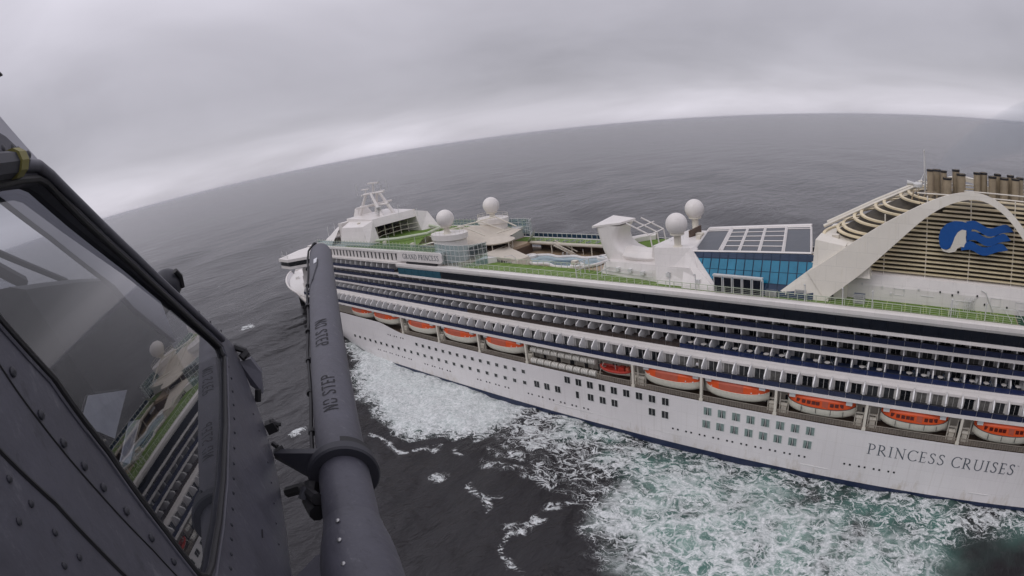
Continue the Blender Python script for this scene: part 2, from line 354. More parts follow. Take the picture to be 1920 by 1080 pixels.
bow = [(-177.8, 16), (-158.5, 9), (-141.4, 6), (-121.6, 4), (-104, 4), (-90, 4), (-78, 3), (-75, -7), (-78, -14.5), (-83.2, -15.5), (-85.5, -19), (-91.5, -20.5), (-96.2, -24), (-103.9, -23.8), (-114.2, -20.7), (-133.8, -9.9), (-151.3, -1.2), (-168, 8)]
foam = np.maximum(foam, sm(sdf(bow, wx, wy), -2.0, 5.0) * (.98 + .30 * vnoise(XX, YY, 6, 14)))
mid = [(-92, 3), (-75.7, 3), (-49.3, 3), (-14.7, 3), (9.5, 3), (60, 4), (140, 6), (140, -14), (60, -9), (28.4, -7), (20.8, -7.2), (14.7, -8.4), (13, -20), (-5, -31), (-23.1, -34), (-36, -33), (-42.3, -25), (-49.1, -17.2), (-60.4, -13), (-73.3, -11.4), (-84, -8)]
foam = np.maximum(foam, sm(sdf(mid, wx, wy), -2.5, 4) * (.10 + .16 * sm(-XX, 38, 55) + .40 * vnoise(XX, YY, 8, 15)) * (1 - .10 * sm(XX, -40, -20)))
big = [(-42.4, -21.3), (-43.2, -15), (-38.5, -9), (-28.7, -7.2), (-18.6, -7.2), (-7.5, -8.8), (1.6, -11.2), (10, -10.4), (15, -14), (12, -22), (-4, -31), (-22.5, -34.5), (-33, -33), (-36.7, -28.3)]
foam = np.maximum(foam, .36 * sm(sdf(big, wx, wy), -2, 5) + .36 * (vnoise(XX, YY, 11, 8) - .5) * sm(sdf(big, wx, wy), 2, 8))
strip = np.clip(1 - np.abs(YY + .8) / 2.2, 0, 1) * (XX > -150) * (XX < 140)
foam = np.maximum(foam, .50 * strip)
for pts, wd, a in (([(-67.9, -27.4), (-65.3, -28.7), (-62.9, -29.1), (-61.7, -30.2), (-59.7, -31.7)], 1.5, .9), ([(-62.5, -28.8), (-60.4, -27.4)], 1.2, .8), ([(-98.8, -29.9), (-93.1, -29.4), (-90.1, -26.9), (-84, -24)], 1.4, .85), ([(-79.6, -21.6), (-76, -21.9)], 1.3, .9),
                   ([(-50.7, -27.7), (-50.2, -24), (-48.4, -21.2)], 3.2, .55), ([(-50.7, -31.8), (-50.3, -34.8), (-48.4, -38.8), (-45, -43.5)], .9, .8), ([(-52.2, -31.4), (-50.4, -31.8), (-48.6, -31)], 1.3, .85), ([(-70, -20), (-62, -21), (-57, -18)], 3.0, .38), ([(-72, -15.5), (-58, -17), (-50, -20)], 3.5, .40)):
    foam = np.maximum(foam, .70 * a * pline(pts, wx, wy, wd * .6) * (.45 + .8 * vnoise(XX, YY, 1.7, 77)))
star = [(-178, 22), (-158, 29), (-120, 36), (-60, 37), (60, 36), (140, 34), (140, 50), (60, 46), (-40, 46), (-90, 60), (-115, 58), (-150, 39)]
foam = np.maximum(foam, .6 * sm(sdf(star, wx, wy), -2, 5))
foam *= near
aer = np.clip(sm(sdf([(-74, 3), (140, 3), (140, -20), (60, -16), (24, -13), (16, -24), (-8, -36), (-27, -34), (-38, -24), (-42, -14), (-66, -7)], wx, wy), -1, 7), 0, 1) * near
aer *= 1 - .75 * sm(XX, 12, 17) * sm(-XX, -30, -22)
aer = np.maximum(aer, .45 * sm(sdf(bow, wx, wy), -2, 6)) * near
caps = vnoise(XX, YY, 5, 21) * vnoise(XX + 50, YY, 13, 22)
foam = np.maximum(foam, np.clip((caps - .80) * 6, 0, .5) * (SP < 3))
Zs += near * foam * (.30 * vnoise(XX, YY, 1.6, 11) + .55 * vnoise(XX, YY, 5, 12) - .25)
Zs += .55 * sm(sdf(bow, wx, wy), -1, 5) * near * vnoise(XX, YY, 8, 31)
me = bpy.data.meshes.new('sea'); nx_, ny_ = XX.shape
me.vertices.add(nx_ * ny_); me.vertices.foreach_set('co', np.stack([XX, YY, Zs], -1).reshape(-1).astype(np.float32))
idx = np.arange(nx_ * ny_).reshape(nx_, ny_); q = np.stack([idx[:-1, :-1], idx[1:, :-1], idx[1:, 1:], idx[:-1, 1:]], -1).reshape(-1, 4)
me.loops.add(q.size); me.loops.foreach_set('vertex_index', q.reshape(-1).astype(np.int32)); me.polygons.add(len(q))
me.polygons.foreach_set('loop_start', np.arange(0, q.size, 4, dtype=np.int32)); me.polygons.foreach_set('loop_total', np.full(len(q), 4, dtype=np.int32))
me.polygons.foreach_set('use_smooth', np.ones(len(q), bool)); me.update(calc_edges=True)
for nm, A in (('foam', foam), ('aer', aer), ('cell', sm(sdf(big, wx, wy), -3, 4) * near)):
    at = me.attributes.new(nm, 'FLOAT', 'POINT'); at.data.foreach_set('value', A.reshape(-1).astype(np.float32))

m, nt, b = new_mat('sea_water'); n = nt.nodes; l = nt.links
def nd(t, **k):
    x = n.new(t)
    for a, v in k.items(): setattr(x, a, v)
    return x
def ma(op, a, b_=None, c=None, clamp=False):
    x = n.new('ShaderNodeMath'); x.operation = op; x.use_clamp = clamp
    for i, v in enumerate((a, b_, c)):
        if v is None: continue
        if isinstance(v, (int, float)): x.inputs[i].default_value = v
        else: l.new(v, x.inputs[i])
    return x.outputs[0]
def mr_(v, a, b_, c, d, smooth=True):
    x = n.new('ShaderNodeMapRange'); x.interpolation_type = 'SMOOTHSTEP' if smooth else 'LINEAR'
    for i, q_ in enumerate((v, a, b_, c, d)):
        if isinstance(q_, (int, float)): x.inputs[i].default_value = q_
        else: l.new(q_, x.inputs[i])
    return x.outputs[0]
def noise(vec, s, det=4, rough=.55, dist=0):
    x = n.new('ShaderNodeTexNoise'); x.inputs['Scale'].default_value = s; x.inputs['Detail'].default_value = det; x.inputs['Roughness'].default_value = rough; x.inputs['Distortion'].default_value = dist
    l.new(vec, x.inputs['Vector']); return x
tcs = nd('ShaderNodeTexCoord'); P0 = tcs.outputs['Object']
af = nd('ShaderNodeAttribute', attribute_name='foam').outputs['Fac']; aa = nd('ShaderNodeAttribute', attribute_name='aer').outputs['Fac']
wn = noise(P0, .33, 3)
vs_ = nd('ShaderNodeVectorMath', operation='SUBTRACT'); l.new(wn.outputs['Color'], vs_.inputs[0]); vs_.inputs[1].default_value = (.5, .5, .5)
vm = nd('ShaderNodeVectorMath', operation='MULTIPLY_ADD'); l.new(vs_.outputs[0], vm.inputs[0]); vm.inputs[1].default_value = (4.5, 4.5, 0); l.new(P0, vm.inputs[2])
flat = nd('ShaderNodeVectorMath', operation='MULTIPLY'); l.new(vm.outputs[0], flat.inputs[0]); flat.inputs[1].default_value = (1, 1, 0)
def voro(s):
    x = n.new('ShaderNodeTexVoronoi'); x.voronoi_dimensions = '2D'; x.feature = 'DISTANCE_TO_EDGE'; x.inputs['Scale'].default_value = s; l.new(flat.outputs[0], x.inputs['Vector']); return x.outputs['Distance']
v1, v2 = voro(.155), voro(.40)
ac = nd('ShaderNodeAttribute', attribute_name='cell').outputs['Fac']
fine = noise(P0, 1.5, 10, .74, .9).outputs[0]
coarse = noise(P0, .14, 4).outputs[0]
st = nd('ShaderNodeVectorMath', operation='MULTIPLY'); l.new(vm.outputs[0], st.inputs[0]); st.inputs[1].default_value = (.55, 1, 0)
def ridge(s_, det, seed):
    of = nd('ShaderNodeVectorMath', operation='ADD'); l.new(st.outputs[0], of.inputs[0]); of.inputs[1].default_value = (seed, seed * .7, 0)
    return ma('ABSOLUTE', ma('SUBTRACT', ma('MULTIPLY', noise(of.outputs[0], s_, det, .6, .5).outputs[0], 2), 1))
r1, r2 = ridge(.42, 7, 0), ridge(1.1, 5, 37)
cov = ma('MULTIPLY', af, ma('ADD', ma('MULTIPLY', coarse, 1.1), .45))
t1 = mr_(cov, .06, 1.0, .0, .30, False); t2 = mr_(cov, .22, 1.0, .0, .26, False)
mk1 = mr_(r1, ma('MULTIPLY', t1, .25), ma('ADD', t1, .02), 1, 0); mk2 = mr_(r2, ma('MULTIPLY', t2, .2), ma('ADD', t2, .02), 1, 0)
web1 = mr_(v1, .01, ma('ADD', .05, ma('MULTIPLY', coarse, .16)), 1, 0); web2 = mr_(v2, .0, .13, 1, 0)
web = ma('MULTIPLY', ma('MAXIMUM', web1, ma('MULTIPLY', web2, .75)), ma('MULTIPLY', ac, mr_(coarse, .25, .5, .55, 1)))
solid = mr_(ma('ADD', af, ma('MULTIPLY', ma('SUBTRACT', fine, .5), .55)), .80, 1.02, 0, .95)
mask = ma('MAXIMUM', ma('MAXIMUM', ma('MAXIMUM', mk1, ma('MULTIPLY', mk2, .8)), web), solid)
mask = ma('MULTIPLY', mask, mr_(af, .02, .14, 0, 1))
mask = ma('MULTIPLY', mask, mr_(fine, .2, .65, .45, .97))
caps_ = ma('MULTIPLY', mr_(noise(P0, .45, 5, .6, .3).outputs[0], .70, .78, 0, .75), mr_(noise(P0, .018, 3).outputs[0], .50, .62, 0, 1))
mask = ma('MAXIMUM', mask, caps_)
# water body: dark slate, turquoise where air is churned in
aerm = ma('MULTIPLY', aa, mr_(noise(P0, .11, 4).outputs[0], .32, .60, 0, 1))
veil = ma('MULTIPLY', ma('MAXIMUM', ma('MULTIPLY', mr_(af, .45, .95, 0, 1), .8), ma('MULTIPLY', ac, .95)), mr_(ma('ADD', noise(P0, .20, 5, .6).outputs[0], ma('MULTIPLY', fine, .3)), .46, .84, .06, 1))
wc = nd('ShaderNodeMix', data_type='RGBA'); l.new(aerm, wc.inputs[0]); wc.inputs[6].default_value = (.020, .019, .021, 1); wc.inputs[7].default_value = (.075, .165, .138, 1)
wv = nd('ShaderNodeMix', data_type='RGBA'); l.new(ma('MULTIPLY', veil, .80), wv.inputs[0]); l.new(wc.outputs[2], wv.inputs[6]); wv.inputs[7].default_value = (.34, .46, .41, 1)
fc = nd('ShaderNodeMix', data_type='RGBA'); l.new(mask, fc.inputs[0]); l.new(wv.outputs[2], fc.inputs[6])
fcol = nd('ShaderNodeMix', data_type='RGBA'); l.new(mr_(fine, .3, .7, 0, 1), fcol.inputs[0]); fcol.inputs[6].default_value = (.56, .61, .60, 1); fcol.inputs[7].default_value = (.84, .85, .85, 1)
l.new(fcol.outputs[2], fc.inputs[7])
l.new(fc.outputs[2], b.inputs['Base Color'])
l.new(mr_(mask, 0, 1, .16, .9, False), b.inputs['Roughness']); b.inputs['IOR'].default_value = 1.333
# chop and swell relief: stretched along the crests
rot = nd('ShaderNodeMapping'); rot.inputs['Rotation'].default_value = (0, 0, R(-35)); rot.inputs['Scale'].default_value = (1, .45, 1); l.new(P0, rot.inputs[0])
n1 = noise(rot.outputs[0], .9, 5, .6).outputs[0]; n2 = noise(rot.outputs[0], .16, 5, .6, .3).outputs[0]; n3 = noise(rot.outputs[0], .03, 4, .6).outputs[0]
hgt = ma('ADD', ma('ADD', ma('MULTIPLY', n1, .60), ma('MULTIPLY', n2, 2.8)), ma('MULTIPLY', n3, 8.0))
bp = nd('ShaderNodeBump'); bp.inputs['Strength'].default_value = .55; bp.inputs['Distance'].default_value = 1.0; l.new(hgt, bp.inputs['Height']); l.new(bp.outputs[0], b.inputs['Normal'])
me.materials.append(m)
sea = bpy.data.objects.new('sea', me); col.objects.link(sea); tag(sea, 'dark grey choppy sea with white churned wake beside the ship', 'sea', kind='structure')
# ------------------------------------------------------------------ cruise ship
CY = 19.0
ship = thing('cruise_ship', (-90, CY, 0), 'large white cruise ship with a louvred funnel, seen from above its port side', 'cruise ship')
X_AFT = 46.0
# hull form: half breadth at station x, height z
def ztop(x): return interp(x, [(-226, 16.6), (-186, 15.8), (-180, 13.0), (-131, 12.6), (-122, 10.9), (60, 10.9)])
def hb(x, z):
    t = max(0, min(1, z / 16.0)); te = t ** .8
    xe = lerp(-187, -227, te); xs = lerp(-128, -175, te)
    s = max(0, min(1, (x - xe) / (xs - xe)))
    b_ = 19.0 * math.sin(math.pi / 2 * s ** lerp(.95, .80, t))
    if x > 10: b_ *= 1 - .02 * ((x - 10) / 36) ** 2
    return b_
def stations():
    xs = list(np.linspace(-226, -120, 64)) + list(np.linspace(-116, X_AFT, 34)); return xs
levels = [0, .06, .14, .26, .42, .6, .8, 1.0]
def hull_side(sgn, z0f, z1f, off=0.0, n=8, x0=-226):
    P = []
    for x in stations():
        if x < x0: continue
        z0, z1 = z0f(x), z1f(x)
        P.append([(x, CY + sgn * (hb(x, lerp(z0, z1, k / (n - 1))) + off), lerp(z0, z1, k / (n - 1))) for k in range(n)])
    return P
mb = MB()
for sgn in (-1, 1): mb.grid(hull_side(sgn, lambda x: -3.0, ztop, n=11))
mb.box(X_AFT - .1, X_AFT, CY - 18.9, CY + 18.9, -3, 10.9)
hull = mb.build('hull', [M_HULL], ship, smooth=35)
mb = MB()
for sgn in (-1, 1): mb.grid(hull_side(sgn, lambda x: -.6, lambda x: .75, off=.03, n=3, x0=-188))
mb.build('boot_stripe', M_NAVY, hull, smooth=True, label='navy blue boot stripe along the waterline')
# foredeck
mb = MB(); xs = [x for x in np.linspace(-225.5, -150, 40)]
mb.grid([[(x, CY + s * (hb(x, 15) - .35), 15.1) for s in (-1, -.5, 0, .5, 1)] for x in xs])
fore = mb.build('foredeck', M_WHITE2, ship)
mb = MB()
for sgn in (-1, 1):
    P = []
    for x in np.linspace(-225.8, -180, 40):
        zt = ztop(x); P.append([(x, CY + sgn * (hb(x, zt) + .02), zt - .5), (x, CY + sgn * (hb(x, zt) + .10), zt), (x, CY + sgn * (hb(x, zt) - .5), zt + .02), (x, CY + sgn * max(hb(x, zt) - .6, 0), 15.12)])
    mb.grid(P)
mb.build('bulwark_cap', M_WHITE, fore, smooth=40)
for x, y in ((-212, 14), (-208, 24), (-200, 12), (-200, 26), (-192, 10)):
    m_ = MB(); m_.lathe([(.9, 0), (.9, .9), (.5, 1.1), (.01, 1.1)], (x, y, 15.1), 12); m_.box(x - .9, x + 1.6, y - .25, y + .25, 15.1, 15.6); m_.build('winch', M_WHITE2, fore)
# mooring openings in the flare (dark slots)
for x in (-220, -216.5, -213):
    zt = 13.6; y0, y1 = CY - hb(x, zt) - .06, CY - hb(x + 2.4, zt) - .06
    MB().hexa([(x, y0, zt - .6), (x + 2.4, y1, zt - .6), (x + 2.4, y1 + .3, zt - .6), (x, y0 + .3, zt - .6), (x, y0 - .1, zt + .6), (x + 2.4, y1 - .1, zt + .6), (x + 2.4, y1 + .2, zt + .6), (x, y0 + .2, zt + .6)]).build('mooring_opening', M_DARKIN, hull)

def yhull(x, z): return CY - hb(x, z)
def yaw_at(x, z): return math.atan2(yhull(x + .5, z) - yhull(x - .5, z), 1.0)
def pitch_at(x, z): return math.atan2(yhull(x, z + .5) - yhull(x, z - .5), 1.0)
# hull windows: frame box + two panes in one mesh would hide the panes, so each window is a frame with pane children
def window_meshes(wd, ht, panes, mi_pane):
    f = MB(); f.box(-wd / 2 - .16, wd / 2 + .16, -.05, .10, -ht / 2 - .16, ht / 2 + .16)
    fm = f.mesh('window', M_FRAME)
    g = wd / panes
    pm = MB().box(-g / 2 + .03, g / 2 - .03, -.09, 0, -ht / 2, ht / 2).mesh('window_pane', mi_pane)
    return fm, pm, g
W_SM = MB(); W_SM.box(-.62, .62, -.05, .1, -.56, .56, 0); W_SM.box(-.44, -.03, -.08, -.0, -.40, .40, 1); W_SM.box(.03, .44, -.08, -.0, -.40, .40, 1); W_SM = W_SM.mesh('porthole', [M_FRAME, M_WIN])
W_BIG = MB(); W_BIG.box(-.82, .82, -.05, .1, -.86, .86, 0); W_BIG.box(-.68, -.05, -.08, 0, -.72, .72, 1); W_BIG.box(.05, .68, -.08, 0, -.72, .72, 1); W_BIG = W_BIG.mesh('hull_window', [M_FRAME, M_WIN])
def curt():
    b_ = MB(); b_.box(-.86, .86, -.05, .1, -.88, .88, 0)
    for s in (-1, 1):
        b_.prism([(s * .06, -.09, -.74), (s * .30, -.09, -.74), (s * .12, -.09, .74), (s * .06, -.09, .74)], (0, .09, 0), 1)
        b_.prism([(s * .30, -.085, -.74), (s * .74, -.085, -.74), (s * .74, -.085, .74), (s * .12, -.085, .74)], (0, .085, 0), 2)
    return b_.mesh('hull_window', [M_FRAME, M_WIN, M_CURT])
W_CURT = curt()
W_NAR = MB(); W_NAR.box(-.5, .5, -.05, .1, -.9, .9, 0); W_NAR.box(-.36, .36, -.08, 0, -.76, .76, 1); W_NAR = W_NAR.mesh('hull_window', [M_FRAME, M_WIN])
def hullwin(name, me, x, z):
    if name == 'scupper' and me is SCUP: put(name, me, hull, loc=(x - 1.05, yhull(x - 1.05, z) - .01, z), rot=(-pitch_at(x, z), 0, yaw_at(x, z)))
    return put(name, me, hull, loc=(x, yhull(x, z) - .01, z), rot=(-pitch_at(x, z) * 1.0, 0, yaw_at(x, z)))
for i in range(24): hullwin('porthole', W_SM, -147.1 + i * 2.887, 5.95)
hullwin('porthole', W_SM, -77.7, 6.05)
for i in range(14): hullwin('porthole', W_SM, -115.1 + i * 2.672, 8.75)
hullwin('porthole', W_SM, -77.7, 8.75)
for x in (-74.2, -71.4, -68.5, -60.1, -57.2, -54.4, -46.0, -43.2): hullwin('hull_window', W_BIG, x, 6.45)
hullwin('hull_window', W_NAR, -63.4, 6.3)
for i in range(9): hullwin('hull_window', W_BIG, -65.7 + i * 2.825, 9.25)
for i in range(8):
    hullwin('hull_window', W_CURT, -34.5 + i * 2.772, 9.1); hullwin('hull_window', W_CURT, -34.7 + i * 2.772, 6.4)
SCUP = MB().box(-.18, .18, -.04, .05, -.17, .17).mesh('scupper', M_WIN)
for i in range(10): hullwin('scupper', SCUP, -40.5 + i * 2.78, 3.85)
for i in range(4): hullwin('scupper', SCUP, -7.0 + i * 2.75, 4.0)
for x in (-134, -131, -128, -125, -122, -119): hullwin('scupper', SCUP, x, 3.6)
for x in (-112, -109, -106, -103, -92, -89, -86, -83, -76, -73, -70, -67, -64, -61): hullwin('scupper', SCUP, x, 3.5)
for x in (-127, -124, -121): hullwin('scupper', SCUP, x, 9.4)
# shell doors and rubbing bars
for x0, x1, z0, z1 in ((-63, -51, 1.6, 2.9), (-47, -40, 1.5, 2.6), (-16, -11, 2.2, 2.35), (16, 20, 2.3, 2.42), (-70, -60, 2.7, 2.8)):
    b_ = MB(); t = .05
    if z1 - z0 > .5:
        b_.box(x0, x1, -.045, .06, z0, z0 + t); b_.box(x0, x1, -.045, .06, z1 - t, z1); b_.box(x0, x0 + t, -.045, .06, z0, z1); b_.box(x1 - t, x1, -.045, .06, z0, z1)
    else: b_.box(x0, x1, -.08, .06, z0, z1)
    b_.build('shell_door_edge', M_FRAME, hull)

# ---- serif lettering made of strokes
def arc(cx, cy, rx, ry, a0, a1, n=10): return [(cx + rx * math.cos(R(lerp(a0, a1, i / n))), cy + ry * math.sin(R(lerp(a0, a1, i / n)))) for i in range(n + 1)]
TH, TN = .105, .045
def ser(x, y, w=.15): return ([(x - w, y), (x + w, y)], [.035, .035])
def modul(pts, th=TH, tn=TN):  # stroke contrast by direction: vertical thick, horizontal thin
    ws = []
    for i in range(len(pts)):
        a = pts[max(i - 1, 0)]; b_ = pts[min(i + 1, len(pts) - 1)]; L_ = math.hypot(b_[0] - a[0], b_[1] - a[1]) or 1
        ws.append(lerp(tn, th, abs(b_[1] - a[1]) / L_))
    return (pts, ws)
S_pts = arc(.30, .74, .20, .235, 40, 180, 6) + arc(.30, .74, .20, .24, 180, 270, 4)[1:-1] + [(.34, .49)] + arc(.28, .25, .22, .235, 80, -30, 6) + arc(.28, .25, .22, .235, -30, -150, 6)[1:]
S_pts = [(.48, .84), (.40, .95), (.28, .975), (.16, .92), (.11, .79), (.15, .67), (.27, .57), (.38, .48), (.47, .37), (.48, .23), (.40, .08), (.26, .02), (.14, .06), (.06, .18)]
GL = {
 'P': (.62, [([(.14, 0), (.14, .98)], [TH] * 2), modul([(.14, .965)] + arc(.28, .71, .27, .255, 90, -90, 10) + [(.14, .455)]), ser(.14, .015), ([(.0, .98), (.2, .98)], [.035] * 2)]),
 'R': (.72, [([(.14, 0), (.14, .98)], [TH] * 2), modul([(.14, .965)] + arc(.27, .72, .25, .245, 90, -90, 10) + [(.14, .475)]), ([(.28, .48), (.70, .0)], [.085, .10]), ser(.14, .015), ([(0, .98), (.2, .98)], [.035] * 2)]),
 'I': (.34, [([(.17, 0), (.17, .98)], [TH] * 2), ser(.17, .015), ser(.17, .975)]),
 'N': (.86, [([(.14, 0), (.14, .98)], [.05] * 2), ([(.10, .98), (.74, .0)], [.11, .11]), ([(.72, .0), (.72, .98)], [.05] * 2), ser(.14, .015, .12), ser(.72, .975, .12), ([(0, .98), (.16, .98)], [.035] * 2)]),
 'C': (.80, [modul(arc(.47, .49, .40, .49, 42, 318, 20)), ([(.765, .80), (.775, .96)], [.03, .05]), ([(.765, .18), (.775, .06)], [.03, .04])]),
 'E': (.58, [([(.14, 0), (.14, .98)], [TH] * 2), ([(.14, .965), (.50, .965), (.51, .84)], [.045] * 3), ([(.14, .50), (.42, .50)], [.045] * 2), ([(.42, .43), (.42, .57)], [.035] * 2), ([(.14, .02), (.53, .02), (.55, .17)], [.045] * 3), ([(0, .98), (.14, .98)], [.035] * 2), ([(0, .015), (.14, .015)], [.035] * 2)]),
 'S': (.58, [modul(S_pts, .10, .05), ([(.485, .78), (.485, .95)], [.03] * 2), ([(.055, .06), (.05, .24)], [.03] * 2)]),
 'U': (.84, [modul([(.15, .98), (.15, .36)] + arc(.43, .34, .28, .34, 180, 360, 12) + [(.71, .36), (.71, .98)], .09, .05), ser(.15, .975, .13), ser(.71, .975, .11)]),
 'G': (.86, [modul(arc(.47, .49, .40, .49, 42, 330, 20)), ([(.78, .02), (.78, .40)], [.09] * 2), ser(.76, .40, .12), ([(.765, .80), (.775, .96)], [.03, .05])]),
 'A': (.78, [([(.10, 0), (.38, .99)], [.045] * 2), ([(.38, .99), (.70, 0)], [.11] * 2), ([(.20, .36), (.57, .36)], [.04] * 2), ser(.10, .015, .11), ser(.70, .015, .13)]),
 'D': (.82, [([(.14, 0), (.14, .98)], [TH] * 2), modul([(.14, .965)] + arc(.30, .49, .44, .475, 90, -90, 16) + [(.14, .015)]), ([(0, .98), (.2, .98)], [.035] * 2), ([(0, .015), (.2, .015)], [.035] * 2)]),
}
def stroke_quads(pts, ws):
    n = len(pts); Lp, Rp = [], []
    for i in range(n):
        a = pts[max(i - 1, 0)]; b_ = pts[min(i + 1, n - 1)]; dx, dy = b_[0] - a[0], b_[1] - a[1]; L_ = math.hypot(dx, dy) or 1
        nx, ny = -dy / L_ * ws[i] / 2, dx / L_ * ws[i] / 2
        Lp.append((pts[i][0] + nx, pts[i][1] + ny)); Rp.append((pts[i][0] - nx, pts[i][1] - ny))
    return Lp, Rp
def glyph_mesh(ch, h, m, mapf, th=.02, table=GL):
    """mapf(u, v, d) -> 3D for glyph coordinates scaled by h"""
    b_ = MB()
    for k, (pts, ws) in enumerate(table[ch][1]):
        Lp, Rp = stroke_quads(pts, ws); n = len(pts); d = th + .002 * k
        vs = [mapf(x * h, y * h, d) for x, y in Lp] + [mapf(x * h, y * h, d) for x, y in Rp] + [mapf(x * h, y * h, -.02) for x, y in Lp] + [mapf(x * h, y * h, -.02) for x, y in Rp]
        fs = []
        for i in range(n - 1): fs += [(i, i + 1, n + i + 1, n + i), (i, 2 * n + i, 2 * n + i + 1, i + 1), (n + i, n + i + 1, 3 * n + i + 1, 3 * n + i)]
        b_.add(vs, fs)
    return b_.mesh('letter', m)
def write(text, x, z, y, h, parent, m, gap=.10, space=.45, slant=0.0, width=1.0, th=.02):
    for ch in text:
        if ch == ' ': x += space * h; continue
        x0 = x
        put('letter', glyph_mesh(ch, h, m, lambda u, v, d: (x0 + u * width + v * slant, y - d, z + v), th), parent)
        x += (GL[ch][0] + gap) * h * width
    return x
xe = write('PRINCESS CRUISES', -4.4, 6.75, -.004, 2.0, hull, M_TEXT, gap=.16, width=1.15)
MB().lathe([(.10, 0), (.16, 0)], (xe + .1, -.04, 8.6), 12).build('trademark_ring', M_TEXT, hull)

# ---- promenade: floor, inner wall, rail panels, davit posts
prom = MB().box(-178, X_AFT - .5, .25, 5.0, 10.2, 10.5).build('promenade_deck', M_PROM, ship)
MB().box(-178, X_AFT - .5, 4.6, 5.1, 10.5, 15.75).build('promenade_wall', M_CREAM, prom)
MB().box(-178, X_AFT - .5, 33, 33.5, 10.5, 15.75).build('promenade_wall', M_CREAM, prom)
rb = MB()
for k in range(5): rb.box(-1.42, 1.42, -.03, .03, .15 + k * .2, .15 + k * .2 + .05)
for x in (-1.42, -.9, -.45, 0, .45, .9, 1.38): rb.box(x, x + .045, -.028, .028, 0, 1.02)
rb.box(-1.45, 1.45, -.06, .06, 1.02, 1.10)
RAILP = rb.mesh('rail_panel', M_RAILBR)
for i in range(56): put('rail_panel', RAILP, prom, loc=(-120.3 + i * 2.92, .22, 10.9))
WD = MB().box(-.5, .5, -.05, .05, 0, 2.0).mesh('promenade_door', M_DARKIN)
for i in range(44): put('promenade_door', WD, prom, loc=(-118 + i * 3.6, 4.54, 10.55))
WW = MB().box(-.8, .8, -.05, .05, 0, 1.2).mesh('cabin_window', M_DOOR)
for i in range(58): put('cabin_window', WW, prom, loc=(-140 + i * 3.0, 4.54, 13.6))
pb = MB(); pb.box(-.22, .22, -.18, .30, 0, 5.1); pb.box(-.22, .22, .30, 4.4, 4.6, 5.0); pb.box(-.34, .34, -.24, .3, 0, .5); pb.hexa([(-.15, .3, 3.2), (.15, .3, 3.2), (.15, .9, 4.6), (-.15, .9, 4.6), (-.15, .3, 3.6), (.15, .3, 3.6), (.15, .5, 4.6), (-.15, .5, 4.6)])
POST = pb.mesh('davit_post', M_CREAM)
for x in (-120.4, -105.3, -90.8, -76.3, -50.0, -35.9, -21.9, -5.8, 11.2, 27.8): put('davit_post', POST, prom, loc=(x, .15, 10.9))
# winch clutter behind the boats
cb = MB(); cb.box(-.5, .5, -.4, .4, 0, 1.2); cb.box(-.9, -.7, -.2, .2, 0, 3.8); cb.box(.7, .85, -.2, .2, 0, 3.8); cb.box(-.9, .85, -.15, .15, 2.2, 2.4); cb.tube([(-.6, 0, 1.5), (.6, 0, 1.5)], .35, 10); cb.bar((-.8, 0, .2), (.75, 0, 2.2), .1)
CLUT = cb.mesh('davit_winch', M_CREAM)
for x in (-121.5, -106.2, -91.6, -77.0, -50.9, -49.2, -23.0, -20.8, -7.0, -4.6, 10.0, 12.5, 26.6): put('davit_winch', CLUT, prom, loc=(x, 2.2, 10.5))

